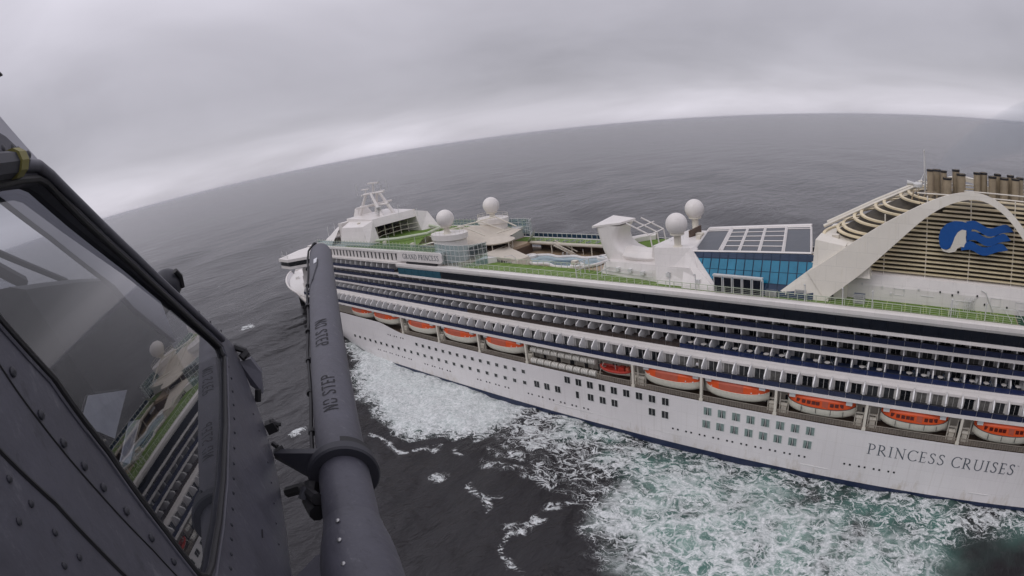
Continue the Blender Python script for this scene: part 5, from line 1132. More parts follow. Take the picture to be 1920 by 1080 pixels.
# stacks of folded loungers on the turf
lg = MB(); lg.box(-.95, .95, -.32, .32, .10, .16, 1)
for y in (-.33, .33): lg.box(-1.0, 1.0, y - .03, y + .03, .08, .16)
for x in (-.8, .75): lg.box(x, x + .06, -.33, .33, 0, .1)
LGM = lg.mesh('deck_lounger', [M_LOUNGE, M_LOUNGEB])
for x, y, n_, what in ((-19.6, 4.6, 8, 'stack beside the funnel arch foot'), (-9.6, 5.0, 9, 'tall stack against the white funnel wall'), (-24.6, 3.9, 6, 'short stack next to the glass doors')):
    for k in range(n_):
        o_ = put('deck_lounger', LGM, None, loc=(x + random.uniform(-.05, .05), y + random.uniform(-.04, .04), ZD + .03 + k * .17)); tag(o_, f'lounger, {ordinal(k + 1)} from the bottom in the ' + what, 'lounger', what)

for k in range(10):
    o_ = put('deck_lounger', LGM, None, loc=(-95 + k * 2.6 + random.uniform(-.4, .4), 31.6 + random.uniform(-.3, .3), ZD + .03), rot=(0, 0, 1.57 + random.uniform(-.15, .15))); tag(o_, f'lounger on the far turf strip beyond the pool, {ordinal(k + 1)} from the bow', 'lounger', 'loungers on the far turf strip')
# people on deck
def person(x, y, z, yaw, top, legs, label, h=1.75):
    root = thing('person', (x, y, z), label, 'person', offset=False); root.rotation_euler = (0, 0, yaw); s = h / 1.75
    me = bpy.data.meshes.new('body')
    V = [(0, 0, .95), (0, 0, 1.15), (0, 0, 1.40), (0, 0, 1.50), (0, .01, 1.66), (.10, 0, .90), (.12, .05, .50), (.12, 0, .07), (.12, -.16, .04), (-.10, 0, .90), (-.12, -.08, .50), (-.13, .06, .07), (-.13, -.10, .04), (.18, 0, 1.40), (.24, 0, 1.12), (.26, -.14, .90), (-.18, 0, 1.40), (-.25, .02, 1.12), (-.25, -.10, .88)]
    E = [(0, 1), (1, 2), (2, 3), (3, 4), (0, 5), (5, 6), (6, 7), (7, 8), (0, 9), (9, 10), (10, 11), (11, 12), (2, 13), (13, 14), (14, 15), (2, 16), (16, 17), (17, 18)]
    rad = [.15, .14, .15, .06, .10, .10, .07, .05, .04, .10, .07, .05, .04, .06, .045, .035, .06, .045, .035]
    me.from_pydata([tuple(c * s for c in v) for v in V], E, []); me.materials.append(top); me.materials.append(legs); me.materials.append(M_SKIN)
    o_ = put("body", me, root); mo_ = o_.modifiers.new('skin', 'SKIN'); 
    for i, r_ in enumerate(rad): me.skin_vertices[0].data[i].radius = (r_ * s, r_ * s * .85)
    me.skin_vertices[0].data[0].use_root = True
    o_.modifiers.new('sub', 'SUBSURF').levels = 1
    dg = bpy.context.evaluated_depsgraph_get(); me2 = bpy.data.meshes.new_from_object(o_.evaluated_get(dg)); o_.modifiers.clear(); o_.data = me2
    for p in me2.polygons:
        zc_ = p.center.z / s; p.material_index = 2 if zc_ > 1.5 or (zc_ < .98 and abs(p.center.x) > .2 * s) else (1 if zc_ < .97 else 0); p.use_smooth = True
    MB().sphere((0, .02 * s, 1.70 * s), .105 * s, 10, 6, z0=-.1).build('hair', M_CLOTHD, root, smooth='full')
    return root
person(-14.2, 4.9, ZD + .03, .6, M_CLOTHW, M_CLOTHD, 'person in white top standing on the turf by the arch foot')
person(-80.5, 29.8, 27.3, 2.0, M_CLOTHW, M_CREAM, 'person in pale clothes on the pool deck under the far balcony')
person(-28.6, 4.1, ZD + .03, -.4, M_CLOTHD, M_CLOTHD, 'person in dark clothes in front of the glass doors')
person(-37.2, 1.2, 16.1, .2, M_CLOTHW, M_CLOTHD, 'person in white shirt standing on a balcony above the lifeboats')
# ------------------------------------------------------------------ helicopter (we ride on its right side)
HF = Vector((-.89, .45, 0)).normalized(); HU = Vector((0, 0, 1)); HL = HU.cross(HF)
def hw(f, l_, u): return CAM + HF * f + HL * l_ + HU * u
E1 = Vector((0.9994461, 0.03286006, -0.00526432)); E2 = Vector((0, 0.15818698, 0.98740918)); NN = Vector((0.03327907, -0.98686225, 0.15809936)); PO = Vector((1.2, .6, -.3))
def pi_(a, b_, d=0.0):  # metres on the cockpit side: a forward, b up, d out of the skin
    v = PO + E1 * a + E2 * b_ + NN * d
    return hw(v.x, v.y, v.z)
def sk(a, b_):  # outline sketch units to metres on the skin
    k = 1 - .27150677 * a
    return (1.22063065 + .98665929 * a) / k - 1.22063065, (b_ - .20131056) / k + .20131056
def pw(a, b_, d=0.0):
    a, b_ = sk(a, b_); v = PO + E1 * a + E2 * b_ + NN * d
    return hw(v.x, v.y, v.z)
heli = thing('helicopter', pi_(.2, -1.2, -.9), 'dark grey military helicopter with a refuelling probe, close beside the camera', 'helicopter')
outer = [(-.063, .554), (.06, .478), (.099, .451), (.245, .329), (.446, .165), (.644, -.019), (.858, -.206), (.965, -.318), (.985, -.36), (.975, -.43), (.938, -.569), (.907, -.66), (.84, -.765), (.75, -.846), (.54, -.955), (.366, -1.021), (.1, -1.10), (-.5, -1.2), (-1.3, -1.2), (-1.3, .75), (-.5, .75), (-.2, .62)]
win = [(-.305, .30), (-.29, .42), (-.24, .446), (-.019, .446), (.05, .442), (.085, .428), (.206, .317), (.417, .134), (.605, -.051), (.79, -.243), (.822, -.285), (.815, -.325), (.776, -.351), (.66, -.415), (.544, -.474), (.328, -.551), (.156, -.589), (-.017, -.608), (-.07, -.603), (-.098, -.57), (-.103, -.397), (-.124, -.174), (-.174, .026), (-.226, .123), (-.27, .20)]
wc_ = (.22, -.10)
def ray_hit(poly, ang):
    dx, dy = math.cos(ang), math.sin(ang); best = None
    for (ax_, ay_), (bx_, by_) in zip(poly, poly[1:] + poly[:1]):
        ex, ey = bx_ - ax_, by_ - ay_; den = dx * ey - dy * ex
        if abs(den) < 1e-9: continue
        t = ((ax_ - wc_[0]) * ey - (ay_ - wc_[1]) * ex) / den; s = ((ax_ - wc_[0]) * dy - (ay_ - wc_[1]) * dx) / den
        if t > 0 and -1e-6 <= s <= 1 + 1e-6: best = t if best is None else max(best, t)
    return (wc_[0] + dx * best, wc_[1] + dy * best)
angs = sorted(set([round(math.atan2(y - wc_[1], x - wc_[0]), 4) for x, y in outer + win] + [round(-math.pi + 2 * math.pi * k / 72, 4) for k in range(72)]))
ri = [ray_hit(win, a) for a in angs]; ro = [ray_hit(outer, a) for a in angs]
def pane_d(a, b_): return -.006 - .055 * (b_ + .33) ** 2
pan = MB()
P = []
for (ix, iy), (ox, oy) in zip(ri, ro):
    row = [(ix, iy, pane_d(ix, iy) - .02), (ix, iy, -.002)]
    for t in (.0, .25, .6, .92): row.append((lerp(ix, ox, t), lerp(iy, oy, t), .004 if t < .95 else 0))
    row += [(ox, oy, -.006), (lerp(wc_[0], ox, 1.002), lerp(wc_[1], oy, 1.002), -.02), (lerp(wc_[0], ox, 1.0), lerp(wc_[1], oy, 1.0), -.05)]
    P.append([pw(*q_) for q_ in row])
pan.grid(P, closed_u=True); side = pan.build('side_panel', M_HELI, heli, smooth=30, label='dark grey riveted skin around the cockpit window')
def loop(poly, d, k=1.0): return [pw(lerp(wc_[0], x, k), lerp(wc_[1], y, k), d) for x, y in poly] + [pw(lerp(wc_[0], poly[0][0], k), lerp(wc_[1], poly[0][1], k), d)]
MB().tube(loop(ri, .003, .996), .010, 8).build('window_seal', M_BLACK, side, smooth=True)
MB().tube(loop(ri, .004, 1.045), .006, 6).build('retainer_strip', M_HELI, side, smooth=True)
# the pane: slightly bulged sheet
gp = MB(); P = []
for (ix, iy) in [ray_hit(win, -math.pi + 2 * math.pi * (k_ + .5) / 120) for k_ in range(120)]:
    P.append([pw(lerp(wc_[0], ix, t), lerp(wc_[1], iy, t), pane_d(lerp(wc_[0], ix, t), lerp(wc_[1], iy, t))) for t in [.004 + .988 * k_ / 24 for k_ in range(25)]])
gp.grid(P, closed_u=True); gp.add([r_[0] for r_ in P], [tuple(range(len(P)))]); gp.build('window_pane', M_WIN_HELI, side, smooth='full')
# heavy dark pillar along the upper front edge with its bolts, bent at the top corner
pil = MB(); pts_ = [(-.7, .47), (-.2, .478), (-.02, .476), (.055, .468), (.10, .44), (.22, .34), (.43, .158), (.63, -.03), (.80, -.20), (.865, -.27)]
pil.tube([pw(x, y, .012) for x, y in pts_], .016, 10); pil.build('door_pillar', M_HELI, side, smooth=True)
MB().tube([pw(-.7, .474, .018), pw(-.16, .478, .018), pw(-.03, .478, .018)], .03, 8).build('pillar_sleeve', M_HELID, side, smooth=True)
MB().tube([pw(-.075, .478, .02), pw(-.045, .478, .02)], .034, 10).build('olive_band', M_YELLOW, side)
ru = MB(); ru.lathe([(.0085, 0), (.0085, .004), (.005, .007), (.0005, .0075)], (0, 0, 0), 8); RIV = ru.mesh('rivet', M_HELID, smooth=40)
RIVL = MB().lathe([(.011, 0), (.011, .005), (.006, .008), (.0005, .0085)], (0, 0, 0), 8).mesh('screw', M_SCREW, smooth=40)
nw = (HF * NN.x + HL * NN.y + HU * NN.z); QN = nw.to_track_quat('Z', 'Y').to_matrix().to_4x4()
def rivet(a, b_, d=.004, me=None, s=1.0): put('rivet' if me is None else 'screw', me or RIV, side, mw=Matrix.Translation(pw(a, b_, d)) @ QN @ Matrix.Scale(s, 4))
for a, b_ in ((-.294, .095), (-.273, -.004), (-.252, -.078), (-.230, -.145), (-.212, -.21), (-.189, -.29), (-.168, -.383), (-.152, -.471), (-.14, -.56), (-.13, -.65)): rivet(a, b_, s=1.15)
for a, b_ in ((.834, -.319), (.812, -.362), (.788, -.401), (.74, -.434), (.691, -.466), (.637, -.495), (.582, -.522), (.515, -.546), (.449, -.568), (.39, -.589), (.333, -.608), (.27, -.625), (.207, -.64), (.155, -.655), (.102, -.669), (.05, -.68)): rivet(a, b_, s=.8)
for k in range(12): rivet(lerp(.155, .90, k / 11), lerp(.425, -.245, k / 11), s=.75)
for a, b_ in ((-.40, -.04), (-.385, -.10), (-.375, -.17), (-.36, -.24), (-.35, -.31), (-.41, -.22), (-.40, -.30), (-.39, -.38), (-.44, -.10)): rivet(a - .05, b_, s=.8)
for a, b_ in ((-.12, .515), (-.075, .52), (-.035, .52), (-.01, .512), (.03, .50)): rivet(a, b_, .004, s=1.3)
for a, b_ in ((.86, -.60), (.83, -.66), (.75, -.76), (.68, -.81), (.60, -.85), (.52, -.885), (.44, -.92)): rivet(a - .03, b_ + .02, s=.6)
# panel seams
for pts_ in ([(-.46, .10), (-.431, .001), (-.375, -.139), (-.347, -.269), (-.331, -.355), (-.31, -.5), (-.30, -.8)], [(-.33, .16), (-.305, .06), (-.283, -.02), (-.236, -.20), (-.19, -.40), (-.16, -.62)]):
    MB().tube([pw(x, y, .004) for x, y in pts_], .0055 if pts_[0][0] < -.4 else .003, 5).build('panel_seam', M_BLACK, side)
# upper skin lip beside the roof
MB().prism([pw(-.9, .60, -.02), pw(-.18, .60, -.02), pw(-.055, .548, -.02), (pw(.052, .472, -.02)), pw(-.3, .50, -.02), pw(-.9, .50, -.02)], nw * .03).build('roof_skin', M_HELI, side)
# brackets, latch and step on the outer edge
bk = MB(); bk.prism([pw(.955, -.40, 0), pw(.955, -.51, .0), pw(.945, -.56, .05), pw(.965, -.48, .085), pw(.965, -.41, .06)], (HF * .05)); bk.build('footman_step', M_HELI, side)
bk = MB(); bk.tube([pw(.97, -.34, .0), pw(.965, -.37, .05), pw(.96, -.40, .055)], .018, 6); bk.tube([pw(.965, -.38, .06), pw(.955, -.39, .02)], .022, 6); bk.build('hinge', M_BLACK, side)
bk = MB(); bk.tube([pw(.935, -.53, .04), pw(.93, -.575, .01)], .02, 6); bk.build('hinge', M_BLACK, side)
bk = MB(); bk.prism([pw(.885, -.665, 0), pw(.885, -.71, 0), pw(.885, -.71, .06), pw(.885, -.665, .05)], HF * .06); bk.tube([pw(.90, -.66, .03), pw(.90, -.69, .07)], .014, 6); bk.tube([pw(.92, -.68, .02), pw(.92, -.70, .075)], .012, 6); bk.build('latch', M_BLACK, side)
MB().tube([pw(.855, -.735, .01), pw(.845, -.752, .03)], .014, 6).build('latch', M_BLACK, side)
MB().box(0, .05, 0, .003, 0, .004).build('stencil_mark', M_STENCIL, side, mw=Matrix.Translation(pw(.33, -.80, .006)) @ QN)
# nose sensor ball seen behind the pillar
nb_ = MB(); c_ = hw(3.55, 1.035, -.512)
P = [[c_ + (HF * math.cos(t) * .105 + HL * math.sin(t) * .105) * math.cos(ph) + HU * math.sin(ph) * .10 for ph in [R(-90 + 18 * j) for j in range(11)]] for t in [2 * math.pi * k / 18 for k in range(18)]]
nb_.grid(P, closed_u=True); nbo_ = nb_.build('nose_sensor', M_HELID, heli, smooth='full')
MB().tube([hw(3.49, .945, -.433), hw(3.525, .926, -.48), hw(3.54, .933, -.553)], .018, 6).build('sensor_rim', M_BLACK, nbo_)
MB().tube([hw(3.55, 1.06, -.55), hw(3.4, 1.35, -.85)], .09, 8).build('sensor_stalk', M_HELID, nbo_)
# nose and floor body closing the cockpit below and ahead
def ext(a, b_, d0, d1): return pw(a, b_, d0), pw(a, b_, d1)
nose_poly = [(1.70, -.54), (1.70, -.66), (1.6, -.85), (1.2, -1.05), (.8, -1.1), (.1, -1.14), (-1.25, -1.15), (-1.25, -.72), (-.2, -.70), (.2, -.70), (.5, -.69), (.84, -.66), (1.30, -.57), (1.48, -.48)]
MB().prism([pi_(a, b_, -.06) for a, b_ in nose_poly], nw * -1.6).build('nose_body', M_HELID, heli)
# glare shield hump and instrument panel behind the glass
gs = [(.517, .274), (.775, .236), (1.088, .188), (1.368, .138), (1.746, .066), (1.979, -.055), (2.163, -.363), (2.2, -.70), (1.6, -.95), (.75, -.95), (.72, -.20), (.60, .10)]
gb = MB(); P = []
for d, k in ((-.44, .90), (-.47, .97), (-.52, 1.0), (-1.3, 1.0), (-1.45, .9)): P.append([pi_(lerp(1.3, a, k), lerp(-.2, b_, k), d) for a, b_ in gs])
gb.grid(P, closed_v=True); gb.add(P[0], [tuple(range(len(gs)))]); gb.build('glare_shield', M_HELIIN, heli, smooth=40)
ib = MB(); ib.prism([pi_(.74, .08, -.55), pi_(.74, -.7, -.55), pi_(.66, -.7, -.55), pi_(.58, .06, -.55)], nw * -.8); ip = ib.build('instrument_panel', M_HELIIN, heli)
for k in range(6):
    MB().lathe([(.04, 0), (.04, .006), (.034, .008)], (0, 0, 0), 14).build('instrument_dial', M_POST, ip, mw=Matrix.Translation(pi_(.60 + .03 * (k % 2), -.05 - .15 * (k % 2), -.62 - .11 * k)) @ (-HF).to_track_quat('Z', 'Y').to_matrix().to_4x4())
# windscreen posts seen through the side glass
MB().prism([pi_(a, b_, -.15) for a, b_ in ((-.3, .72), (.115, .465), (.385, .321), (.773, .088), (.883, -.023), (1.247, -.284), (1.30, .04), (1.05, .22), (.77, .407), (.457, .56), (.154, .74))], nw * -.02).build('windscreen_post', M_POST, heli)
MB().tube([pi_(.973, .485, -.80), pi_(1.749, .172, -.80)], .016, 6).build('windscreen_bar', M_HELIIN, heli)
MB().tube([pi_(.931, .425, -.80), pi_(1.239, .267, -.80)], .03, 6).build('windscreen_bar', M_HELIIN, heli)
MB().prism([pi_(-.2, .9, -.95), pi_(1.9, .1, -.95), pi_(2.1, -.2, -.95), pi_(-.2, .2, -.95)], nw * -.012).build('windscreen_pane', M_CLEAR, heli)
MB().prism([pi_(-1.25, .7, -.1), pi_(-.45, .7, -.1), pi_(-.45, -1.0, -.1), pi_(-1.25, -1.0, -.1)], nw * -1.6).build('cabin_bulkhead', M_HELIIN, heli)
MB().prism([pi_(-.55, -.68, -.3), pi_(.1, -.68, -.3), pi_(.1, -.56, -.3), pi_(-.55, -.52, -.3)], nw * -.5).build('seat_pan', M_HELIIN, heli)

# refuelling probe
B0 = Vector((1.79, .107, -1.094)); B1 = Vector((4.84, -.02, -.72)); BD = (B1 - B0).normalized(); BS = BD.cross(Vector((0, 0, 1))).normalized(); BU = BS.cross(BD); B0 = B0 * 1.3; PK = 1.3
def bwp(s, r=0.0, ang=0.0):   # s metres from B0 along the probe, ang 0 = up, positive towards the outside (right)
    v = B0 + (BD * s + (BU * math.cos(ang) + BS * math.sin(ang)) * r) * PK
    return hw(v.x, v.y, v.z)
def ring_surf(prof, seg=40):
    return [[bwp(s, r, 2 * math.pi * k / seg) for s, r in prof] for k in range(seg)]
LEN = 3.0755
pr = MB(); pr.grid(ring_surf([(-.33, .098), (-.1, .098), (.0, .098), (.5, .0978), (1.2, .0972), (2.0, .097), (2.6, .097), (LEN - .12, .096), (LEN - .06, .088), (LEN - .02, .066), (LEN, .03), (LEN + .005, .001)]), closed_u=True)
probe = pr.build('refuelling_probe', M_HELI, heli, smooth=30, label='dark grey refuelling probe tube stencilled with a warning')
fa = MB(); fa.grid(ring_surf([(-.26, .0985), (-.262, .102), (-.30, .106), (-.36, .118), (-.45, .126), (-.7, .130), (-1.4, .135), (-1.9, .12)]), closed_u=True); fair = fa.build('probe_fairing', M_HELI, probe, smooth=40)
# boot blending the fairing into the fuselage side
bt = MB(); P = []
for i in range(9):
    s = lerp(-.40, -1.5, i / 8); g = min(1, i / 2.2); row = []
    tgt_a, tgt_b = (B0.x + BD.x * s - PO.x) , -.93 - .02 * i
    for j in range(9):
        t = j / 8; ang = R(lerp(-15, -120, t)); v0 = bwp(s, .12, R(-60) + (t - .5) * 1.3)
        row.append(v0)
    P.append(row)
def bl(i, j):
    s = lerp(-.36, -1.5, i / 10); t = j / 10
    up = lerp(.115, .0, t) if i > 0 else .02; dep = lerp(.02, .34, t)
    v = B0 + (BD * s + BU * (lerp(.118, .02, t ** .8) * (.35 + .65 * min(1, i / 2.5))) - BS * (dep * (.40 + .60 * min(1, i / 2.0)))) * PK
    return hw(v.x, v.y, v.z)
def bl2(i, j):
    s = lerp(-.36, -1.5, i / 10); t = j / 10
    v = B0 + (BD * s - BU * lerp(.118, .10, t) - BS * lerp(.02, .34, t) * (.40 + .60 * min(1, i / 2.0))) * PK
    return hw(v.x, v.y, v.z)
bt.grid([[bl(i, j) for j in range(11)] + [bl2(i, 10 - j) for j in range(11)] for i in range(11)], closed_v=True)
bt.add([bl(0, j) for j in range(11)] + [bl2(0, 10 - j) for j in range(11)], [tuple(range(22))])
bt.build('fairing_boot', M_HELI, fair, smooth=50)
def pscrew(s, r, ang, sc_=1.0):
    p = bwp(s, r, ang); nrm = (bwp(s, r + .1, ang) - p).normalized()
    put('screw', RIVL, fair, mw=Matrix.Translation(p) @ nrm.to_track_quat('Z', 'Y').to_matrix().to_4x4() @ Matrix.Scale(.95 * sc_, 4))
for s in (-.335, -.43, -.53): pscrew(s, .117 if s > -.4 else .1255, R(-14))
for k, (s, d) in enumerate(((-.565, .08), (-.585, .14), (-.60, .20))):
    v = B0 + (BD * s + BU * lerp(.118, .02, (d / .34) ** .8) - BS * (d + .02)) * PK; p = hw(v.x, v.y, v.z + .004); put('screw', RIVL, fair, mw=Matrix.Translation(p) @ Matrix.Scale(.9, 4))
# clamp ring with bracket to the fuselage
cl = MB(); rr_ = []
cl.grid(ring_surf([(.02, .099), (.02, .130), (.028, .137), (.062, .137), (.07, .130), (.07, .099)]), closed_u=True, closed_v=False); ringo = cl.build('clamp_ring', M_HELID, probe, smooth=30)
MB().grid([[bwp(s, r, R(lerp(10, 75, k / 16))) for s, r in ((.075, .10), (.075, .128), (.105, .128), (.105, .10))] for k in range(17)]).build('clamp_strap', M_BLACK, ringo)
MB().grid([[bwp(s, r, R(lerp(82, 110, k / 8))) for s, r in ((.075, .10), (.075, .130), (.105, .130), (.105, .10))] for k in range(9)]).build('clamp_strap', M_BLACK, ringo)
ar = MB(); q0 = pw(.835, -.772, .0); q1 = bwp(.045, .115, R(-70)); q2 = bwp(.045, .125, R(-20))
def vv(p, up=0, fw=0): return p + HU * up + HF * fw
for dz in (0,):
    ar.hexa([vv(q0, -.018, -.02), vv(q0, -.018, .03), vv(q1, -.05, .025), vv(q1, -.05, -.025), vv(q0, .016, -.02), vv(q0, .016, .03), vv(q2, .0, .025), vv(q2, .0, -.025)])
ar.build('clamp_bracket', M_HELID, ringo, smooth=30)
MB().tube([vv(q0, .012, -.01) + nw * .02, vv(q0, .016, .0) + nw * .06], .016, 8).build('bracket_bolt', M_BLACK, ringo)
MB().tube([pw(.76, -.915, .0), pw(.72, -.90, .10), bwp(-.12, .11, R(-70))], .03, 8).build('lower_bracket', M_BLACK, ringo)
MB().tube([bwp(.03, .13, R(-95)), bwp(-.04, .15, R(-100)), bwp(-.14, .12, R(-95))], .04, 8).build('swivel', M_BLACK, ringo)
MB().tube([bwp(-.02, .14, R(-85)), bwp(-.05, .165, R(-95))], .034, 8).build('swivel', M_HELID, ringo)
# cable with clips along the inner side, up to the tip
cabp = [bwp(s, .109 + .004 * math.sin(s * 7), R(-84 + 3 * math.sin(s * 3))) for s in np.linspace(.12, LEN - .25, 30)]
cable = MB().tube(cabp + [bwp(LEN - .12, .11, R(-60)), bwp(LEN - .05, .10, R(-25)), bwp(LEN + .0, .06, R(0))], .0115, 6).build('cable', M_BLACK, probe, smooth=True)
for s in (.13, .35, .68, 1.02, 1.4, 1.8, 2.2, 2.6): MB().tube([bwp(s - .014, .11, R(-84)), bwp(s + .014, .11, R(-84))], .021, 8).build('cable_clip', M_BLACK, cable)
MB().tube([bwp(2.0, .10, R(-70)), bwp(2.1, .101, R(-35)), bwp(2.35, .1015, R(-12)), bwp(2.5, .1015, R(-8))], .008, 6).build('cable_branch', M_HELID, cable)
MB().tube([bwp(LEN - .02, .05, R(-40)), bwp(LEN + .03, .06, R(-20)), bwp(LEN + .035, .055, R(30)), bwp(LEN - .01, .05, R(60))], .0105, 6).build('tip_hoop', M_HELID, probe)
MB().sphere(tuple(bwp(LEN + .0, .075, R(-30))), .03, 8, 6).build('tip_knob', M_BLACK, probe)
MB().grid([[bwp(s, .0995, R(a)) for s in (2.45, 2.56)] for a in (-28, -22, -16, -10)]).build('tip_decal', M_PAPER, probe)
# stencil lettering: two warnings, reading opposite ways
SW = .13
ST = {'N': (.62, [([(.10, 0), (.10, 1)], [SW] * 2), ([(.14, .92), (.50, .10)], [SW] * 2), ([(.54, 0), (.54, 1)], [SW] * 2)]),
      'O': (.62, [([(.30, .96), (.14, .90), (.09, .75), (.09, .25), (.14, .10), (.30, .04)][:6], [SW] * 6), ([(.37, .96), (.50, .90), (.55, .75), (.55, .25), (.50, .10), (.37, .04)], [SW] * 6)]),
      'S': (.58, [([(.50, .76), (.46, .90), (.30, .95)], [SW] * 3), ([(.24, .95), (.12, .88), (.09, .72), (.18, .58), (.30, .51)], [SW] * 5), ([(.30, .49), (.44, .42), (.51, .28), (.46, .12), (.33, .05)], [SW] * 5), ([(.27, .05), (.13, .10), (.09, .25)], [SW] * 3)]),
      'T': (.58, [([(.02, .94), (.56, .94)], [SW] * 2), ([(.29, .84), (.29, 0)], [SW] * 2)]),
      'E': (.54, [([(.10, 0), (.10, 1)], [SW] * 2), ([(.20, .94), (.50, .94)], [SW] * 2), ([(.20, .50), (.44, .50)], [SW] * 2), ([(.20, .06), (.50, .06)], [SW] * 2)]),
      'P': (.56, [([(.10, 0), (.10, 1)], [SW] * 2), ([(.20, .94), (.36, .94), (.48, .86), (.50, .72), (.46, .60), (.36, .54), (.20, .54)], [SW] * 7)])}
def stencil(text, s0, ang0, h, direction, gap=.16):
    u = 0.0
    for ch in text:
        if ch == ' ': u += .40 * h; continue
        u0 = u
        def mp_(x, y, d):
            s = s0 + direction * (u0 + x); a = ang0 - direction * (y - h / 2) / .098
            return bwp(s, .0985 + max(d, 0) * .02, a)
        b_ = MB()
        for pts, ws in ST[ch][1]:
            if len(pts) == 2: pts = [(lerp(pts[0][0], pts[1][0], k / 5), lerp(pts[0][1], pts[1][1], k / 5)) for k in range(6)]; ws = [ws[0]] * 6
            Lp, Rp = stroke_quads(pts, ws); n_ = len(pts)
            b_.add([mp_(x * h, y * h, .02) for x, y in Lp] + [mp_(x * h, y * h, .02) for x, y in Rp], [(i, i + 1, n_ + i + 1, n_ + i) for i in range(n_ - 1)])
        put('letter', b_.mesh('letter', M_STENCIL), probe)
        u += (ST[ch][0] + gap) * h
    return u
stencil('NO STEP', .345, R(-2), .066, 1)
stencil('NO STEP', 1.32, R(-10), .074, -1)
# main rotor blade overhead, tip just inside the picture
bldir = (hw(6.3, 4.0, 2.17) - hw(-1.2, 1.7, 2.1)); tipP = hw(6.47, 3.915, 2.155); rootP = hw(-1.0, 1.8, 2.1); dd = (tipP - rootP).normalized(); wd = HU.cross(dd).normalized()
rb_ = MB(); rb_.hexa([rootP - wd * .22, rootP + wd * .22, tipP + wd * .05, tipP - wd * .05, rootP - wd * .22 + HU * .03, rootP + wd * .22 + HU * .05, tipP + wd * .05 + HU * .03, tipP - wd * .05 + HU * .02]); rb_.build('rotor_blade', M_BLACK, heli)

# pilot: only sleeve, hand and knee can be seen low behind the glass
def skin_body(name, V, E, rad, mats, root, matf, sub=2):
    me = bpy.data.meshes.new(name); me.from_pydata([tuple(v) for v in V], E, [])
    for m_ in mats: me.materials.append(m_)
    o_ = put(name, me, root); o_.modifiers.new('skin', 'SKIN')
    for i, r_ in enumerate(rad): me.skin_vertices[0].data[i].radius = (r_, r_)
    me.skin_vertices[0].data[0].use_root = True
    o_.modifiers.new('sub', 'SUBSURF').levels = sub
    dg = bpy.context.evaluated_depsgraph_get(); me2 = bpy.data.meshes.new_from_object(o_.evaluated_get(dg)); o_.modifiers.clear(); o_.data = me2
    for p in me2.polygons: p.material_index = matf(p.center); p.use_smooth = True
    return o_
pil_ = thing('person', pi_(-.45, -.62, -.55), 'person in olive flight suit seated behind the helicopter window', 'person')
cx_ = lambda a, b_, d: pi_(a, b_, d)
V = [cx_(-.42, -.42, -.55), cx_(-.44, -.10, -.55), cx_(-.42, .12, -.55), cx_(-.40, .26, -.55), cx_(-.38, .40, -.55),
     cx_(-.40, .06, -.34), cx_(-.20, -.28, -.26), cx_(.09, -.16, -.30), cx_(.13, -.135, -.30), cx_(-.36, .06, -.76), cx_(-.18, -.20, -.84), cx_(.04, -.24, -.70),
     cx_(-.36, -.44, -.44), cx_(.27, -.33, -.36), cx_(.30, -.80, -.38), cx_(-.36, -.44, -.66), cx_(.06, -.34, -.72), cx_(.10, -.72, -.72)]
E_ = [(0, 1), (1, 2), (2, 3), (3, 4), (2, 5), (5, 6), (6, 7), (7, 8), (2, 9), (9, 10), (10, 11), (0, 12), (12, 13), (13, 14), (0, 15), (15, 16), (16, 17)]
rad = [.15, .16, .16, .06, .12, .08, .06, .035, .03, .08, .06, .035, .10, .082, .06, .10, .082, .06]
skin_body('body', V, E_, rad, [M_SUIT, M_SKIN], pil_, lambda c: 0)
hm = MB(); hc = cx_(-.38, .42, -.55); P = [[hc + (HF * math.cos(t) * .15 + HL * math.sin(t) * .13) * math.cos(ph) + HU * math.sin(ph) * .15 for ph in [R(-60 + 15 * j) for j in range(11)]] for t in [2 * math.pi * k / 20 for k in range(20)]]
hm.grid(P, closed_u=True); hm.build('helmet', M_HELID, pil_, smooth='full')
# right hand: palm with five curled fingers on the clipboard edge
hp = cx_(.145, -.125, -.30)
hv = [hp, hp + HF * .04 + HU * .005]; he = [(0, 1)]; hr = [.024, .030]
for k in range(4):
    off = HL * (.012 * (k - 1.5)) ; ln = [.9, 1.0, .95, .75][k]; i0 = len(hv)
    hv += [hp + HF * .055 + off * 1.3, hp + HF * (.055 + .030 * ln) + off * 1.4 + HU * .006, hp + HF * (.055 + .048 * ln) + off * 1.4 - HU * .012]; he += [(1, i0), (i0, i0 + 1), (i0 + 1, i0 + 2)]; hr += [.0085, .008, .007]
i0 = len(hv); hv += [hp + HF * .02 - HL * .030, hp + HF * .045 - HL * .042, hp + HF * .062 - HL * .035]; he += [(0, i0), (i0, i0 + 1), (i0 + 1, i0 + 2)]; hr += [.011, .0095, .008]
skin_body('hand', hv, he, hr, [M_SKIN], pil_, lambda c: 0)
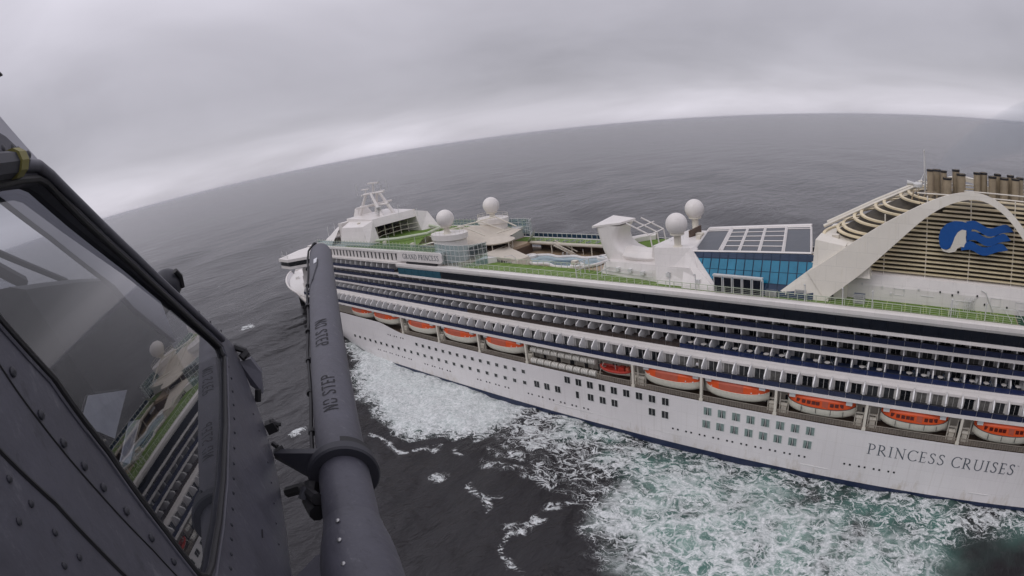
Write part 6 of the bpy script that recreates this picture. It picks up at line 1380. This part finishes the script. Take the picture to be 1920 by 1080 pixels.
# clipboard and folded chart on the knee
clip = thing('clipboard', pi_(.45, -.26, -.3), 'clipboard with white paper behind the helicopter window', 'clipboard')
A_, B__, C_, D_ = pi_(.454, -.165, -.30), pi_(.813, -.29, -.30), pi_(.462, -.345, -.29), pi_(.279, -.20, -.29)
up_ = (B__ - A_).cross(D_ - A_).normalized() * .008
MB().prism([A_, B__, C_, D_], up_).build('board', M_HELIIN, clip)
ins = lambda p: lerp_v(p, (A_ + B__ + C_ + D_) / 4, .06)
def lerp_v(a, b_, t): return a + (b_ - a) * t
for sgn in (1.3, -.35): MB().prism([ins(A_) + up_ * sgn, ins(B__) + up_ * sgn, ins(C_) + up_ * sgn, ins(D_) + up_ * sgn], up_ * .2).build('paper_sheet', M_PAPER, clip)
MB().tube([lerp_v(A_, B__, .2) + up_ * 1.8, lerp_v(A_, B__, .8) + up_ * 1.8], .012, 6).build('spring_clip', M_BLACK, clip)
ch_ = thing('folded_chart', pi_(.5, -.42, -.3), 'folded white chart card lying beside the clipboard', 'chart card')
MB().prism([pi_(.675, -.369, -.30), pi_(.78, -.41, -.30), pi_(.49, -.45, -.30), pi_(.434, -.409, -.30)], nw * -.006).build('card', M_PAPER, ch_)
# ------------------------------------------------------------------ sea haze: one closed box of thin pale air
hz = MB().box(-71500, 71500, -71500, 71500, -6, 72)
m, nt, b = new_mat('haze_air'); nt.nodes.remove(b)
pv = nt.nodes.new('ShaderNodeVolumePrincipled'); pv.inputs['Color'].default_value = (.96, .96, 1, 1); pv.inputs['Density'].default_value = 4.5e-5; pv.inputs['Anisotropy'].default_value = .2
nt.links.new(pv.outputs[0], nt.nodes['Material Output'].inputs['Volume'])
hzo = hz.build('haze', m); tag(hzo, 'thin pale sea haze softening the horizon', 'haze', kind='stuff')
# ------------------------------------------------------------------ thin exhaust smoke drifting aft of the stacks
sm_ = MB().tube([(3, 19, 49.6), (7, 19.5, 52), (13, 21, 55), (22, 24, 58), (36, 29, 61), (56, 36, 63), (80, 44, 63.5)], [.6, 2.0, 3.2, 4.4, 5.4, 6, 1.0], 20, cap=True)
m, nt, b = new_mat('smoke_air'); nt.nodes.remove(b)
pv = nt.nodes.new('ShaderNodeVolumePrincipled'); pv.inputs['Color'].default_value = (.62, .70, .80, 1); pv.inputs['Density'].default_value = .055
nt.links.new(pv.outputs[0], nt.nodes['Material Output'].inputs['Volume'])
smo = sm_.build('smoke', m, smooth='full'); tag(smo, 'faint blue-grey exhaust smoke drifting from the funnel stacks', 'smoke', kind='stuff')
# ------------------------------------------------------------------ tidy up
for o in bpy.data.objects:
    if '_off' in o: del o['_off']
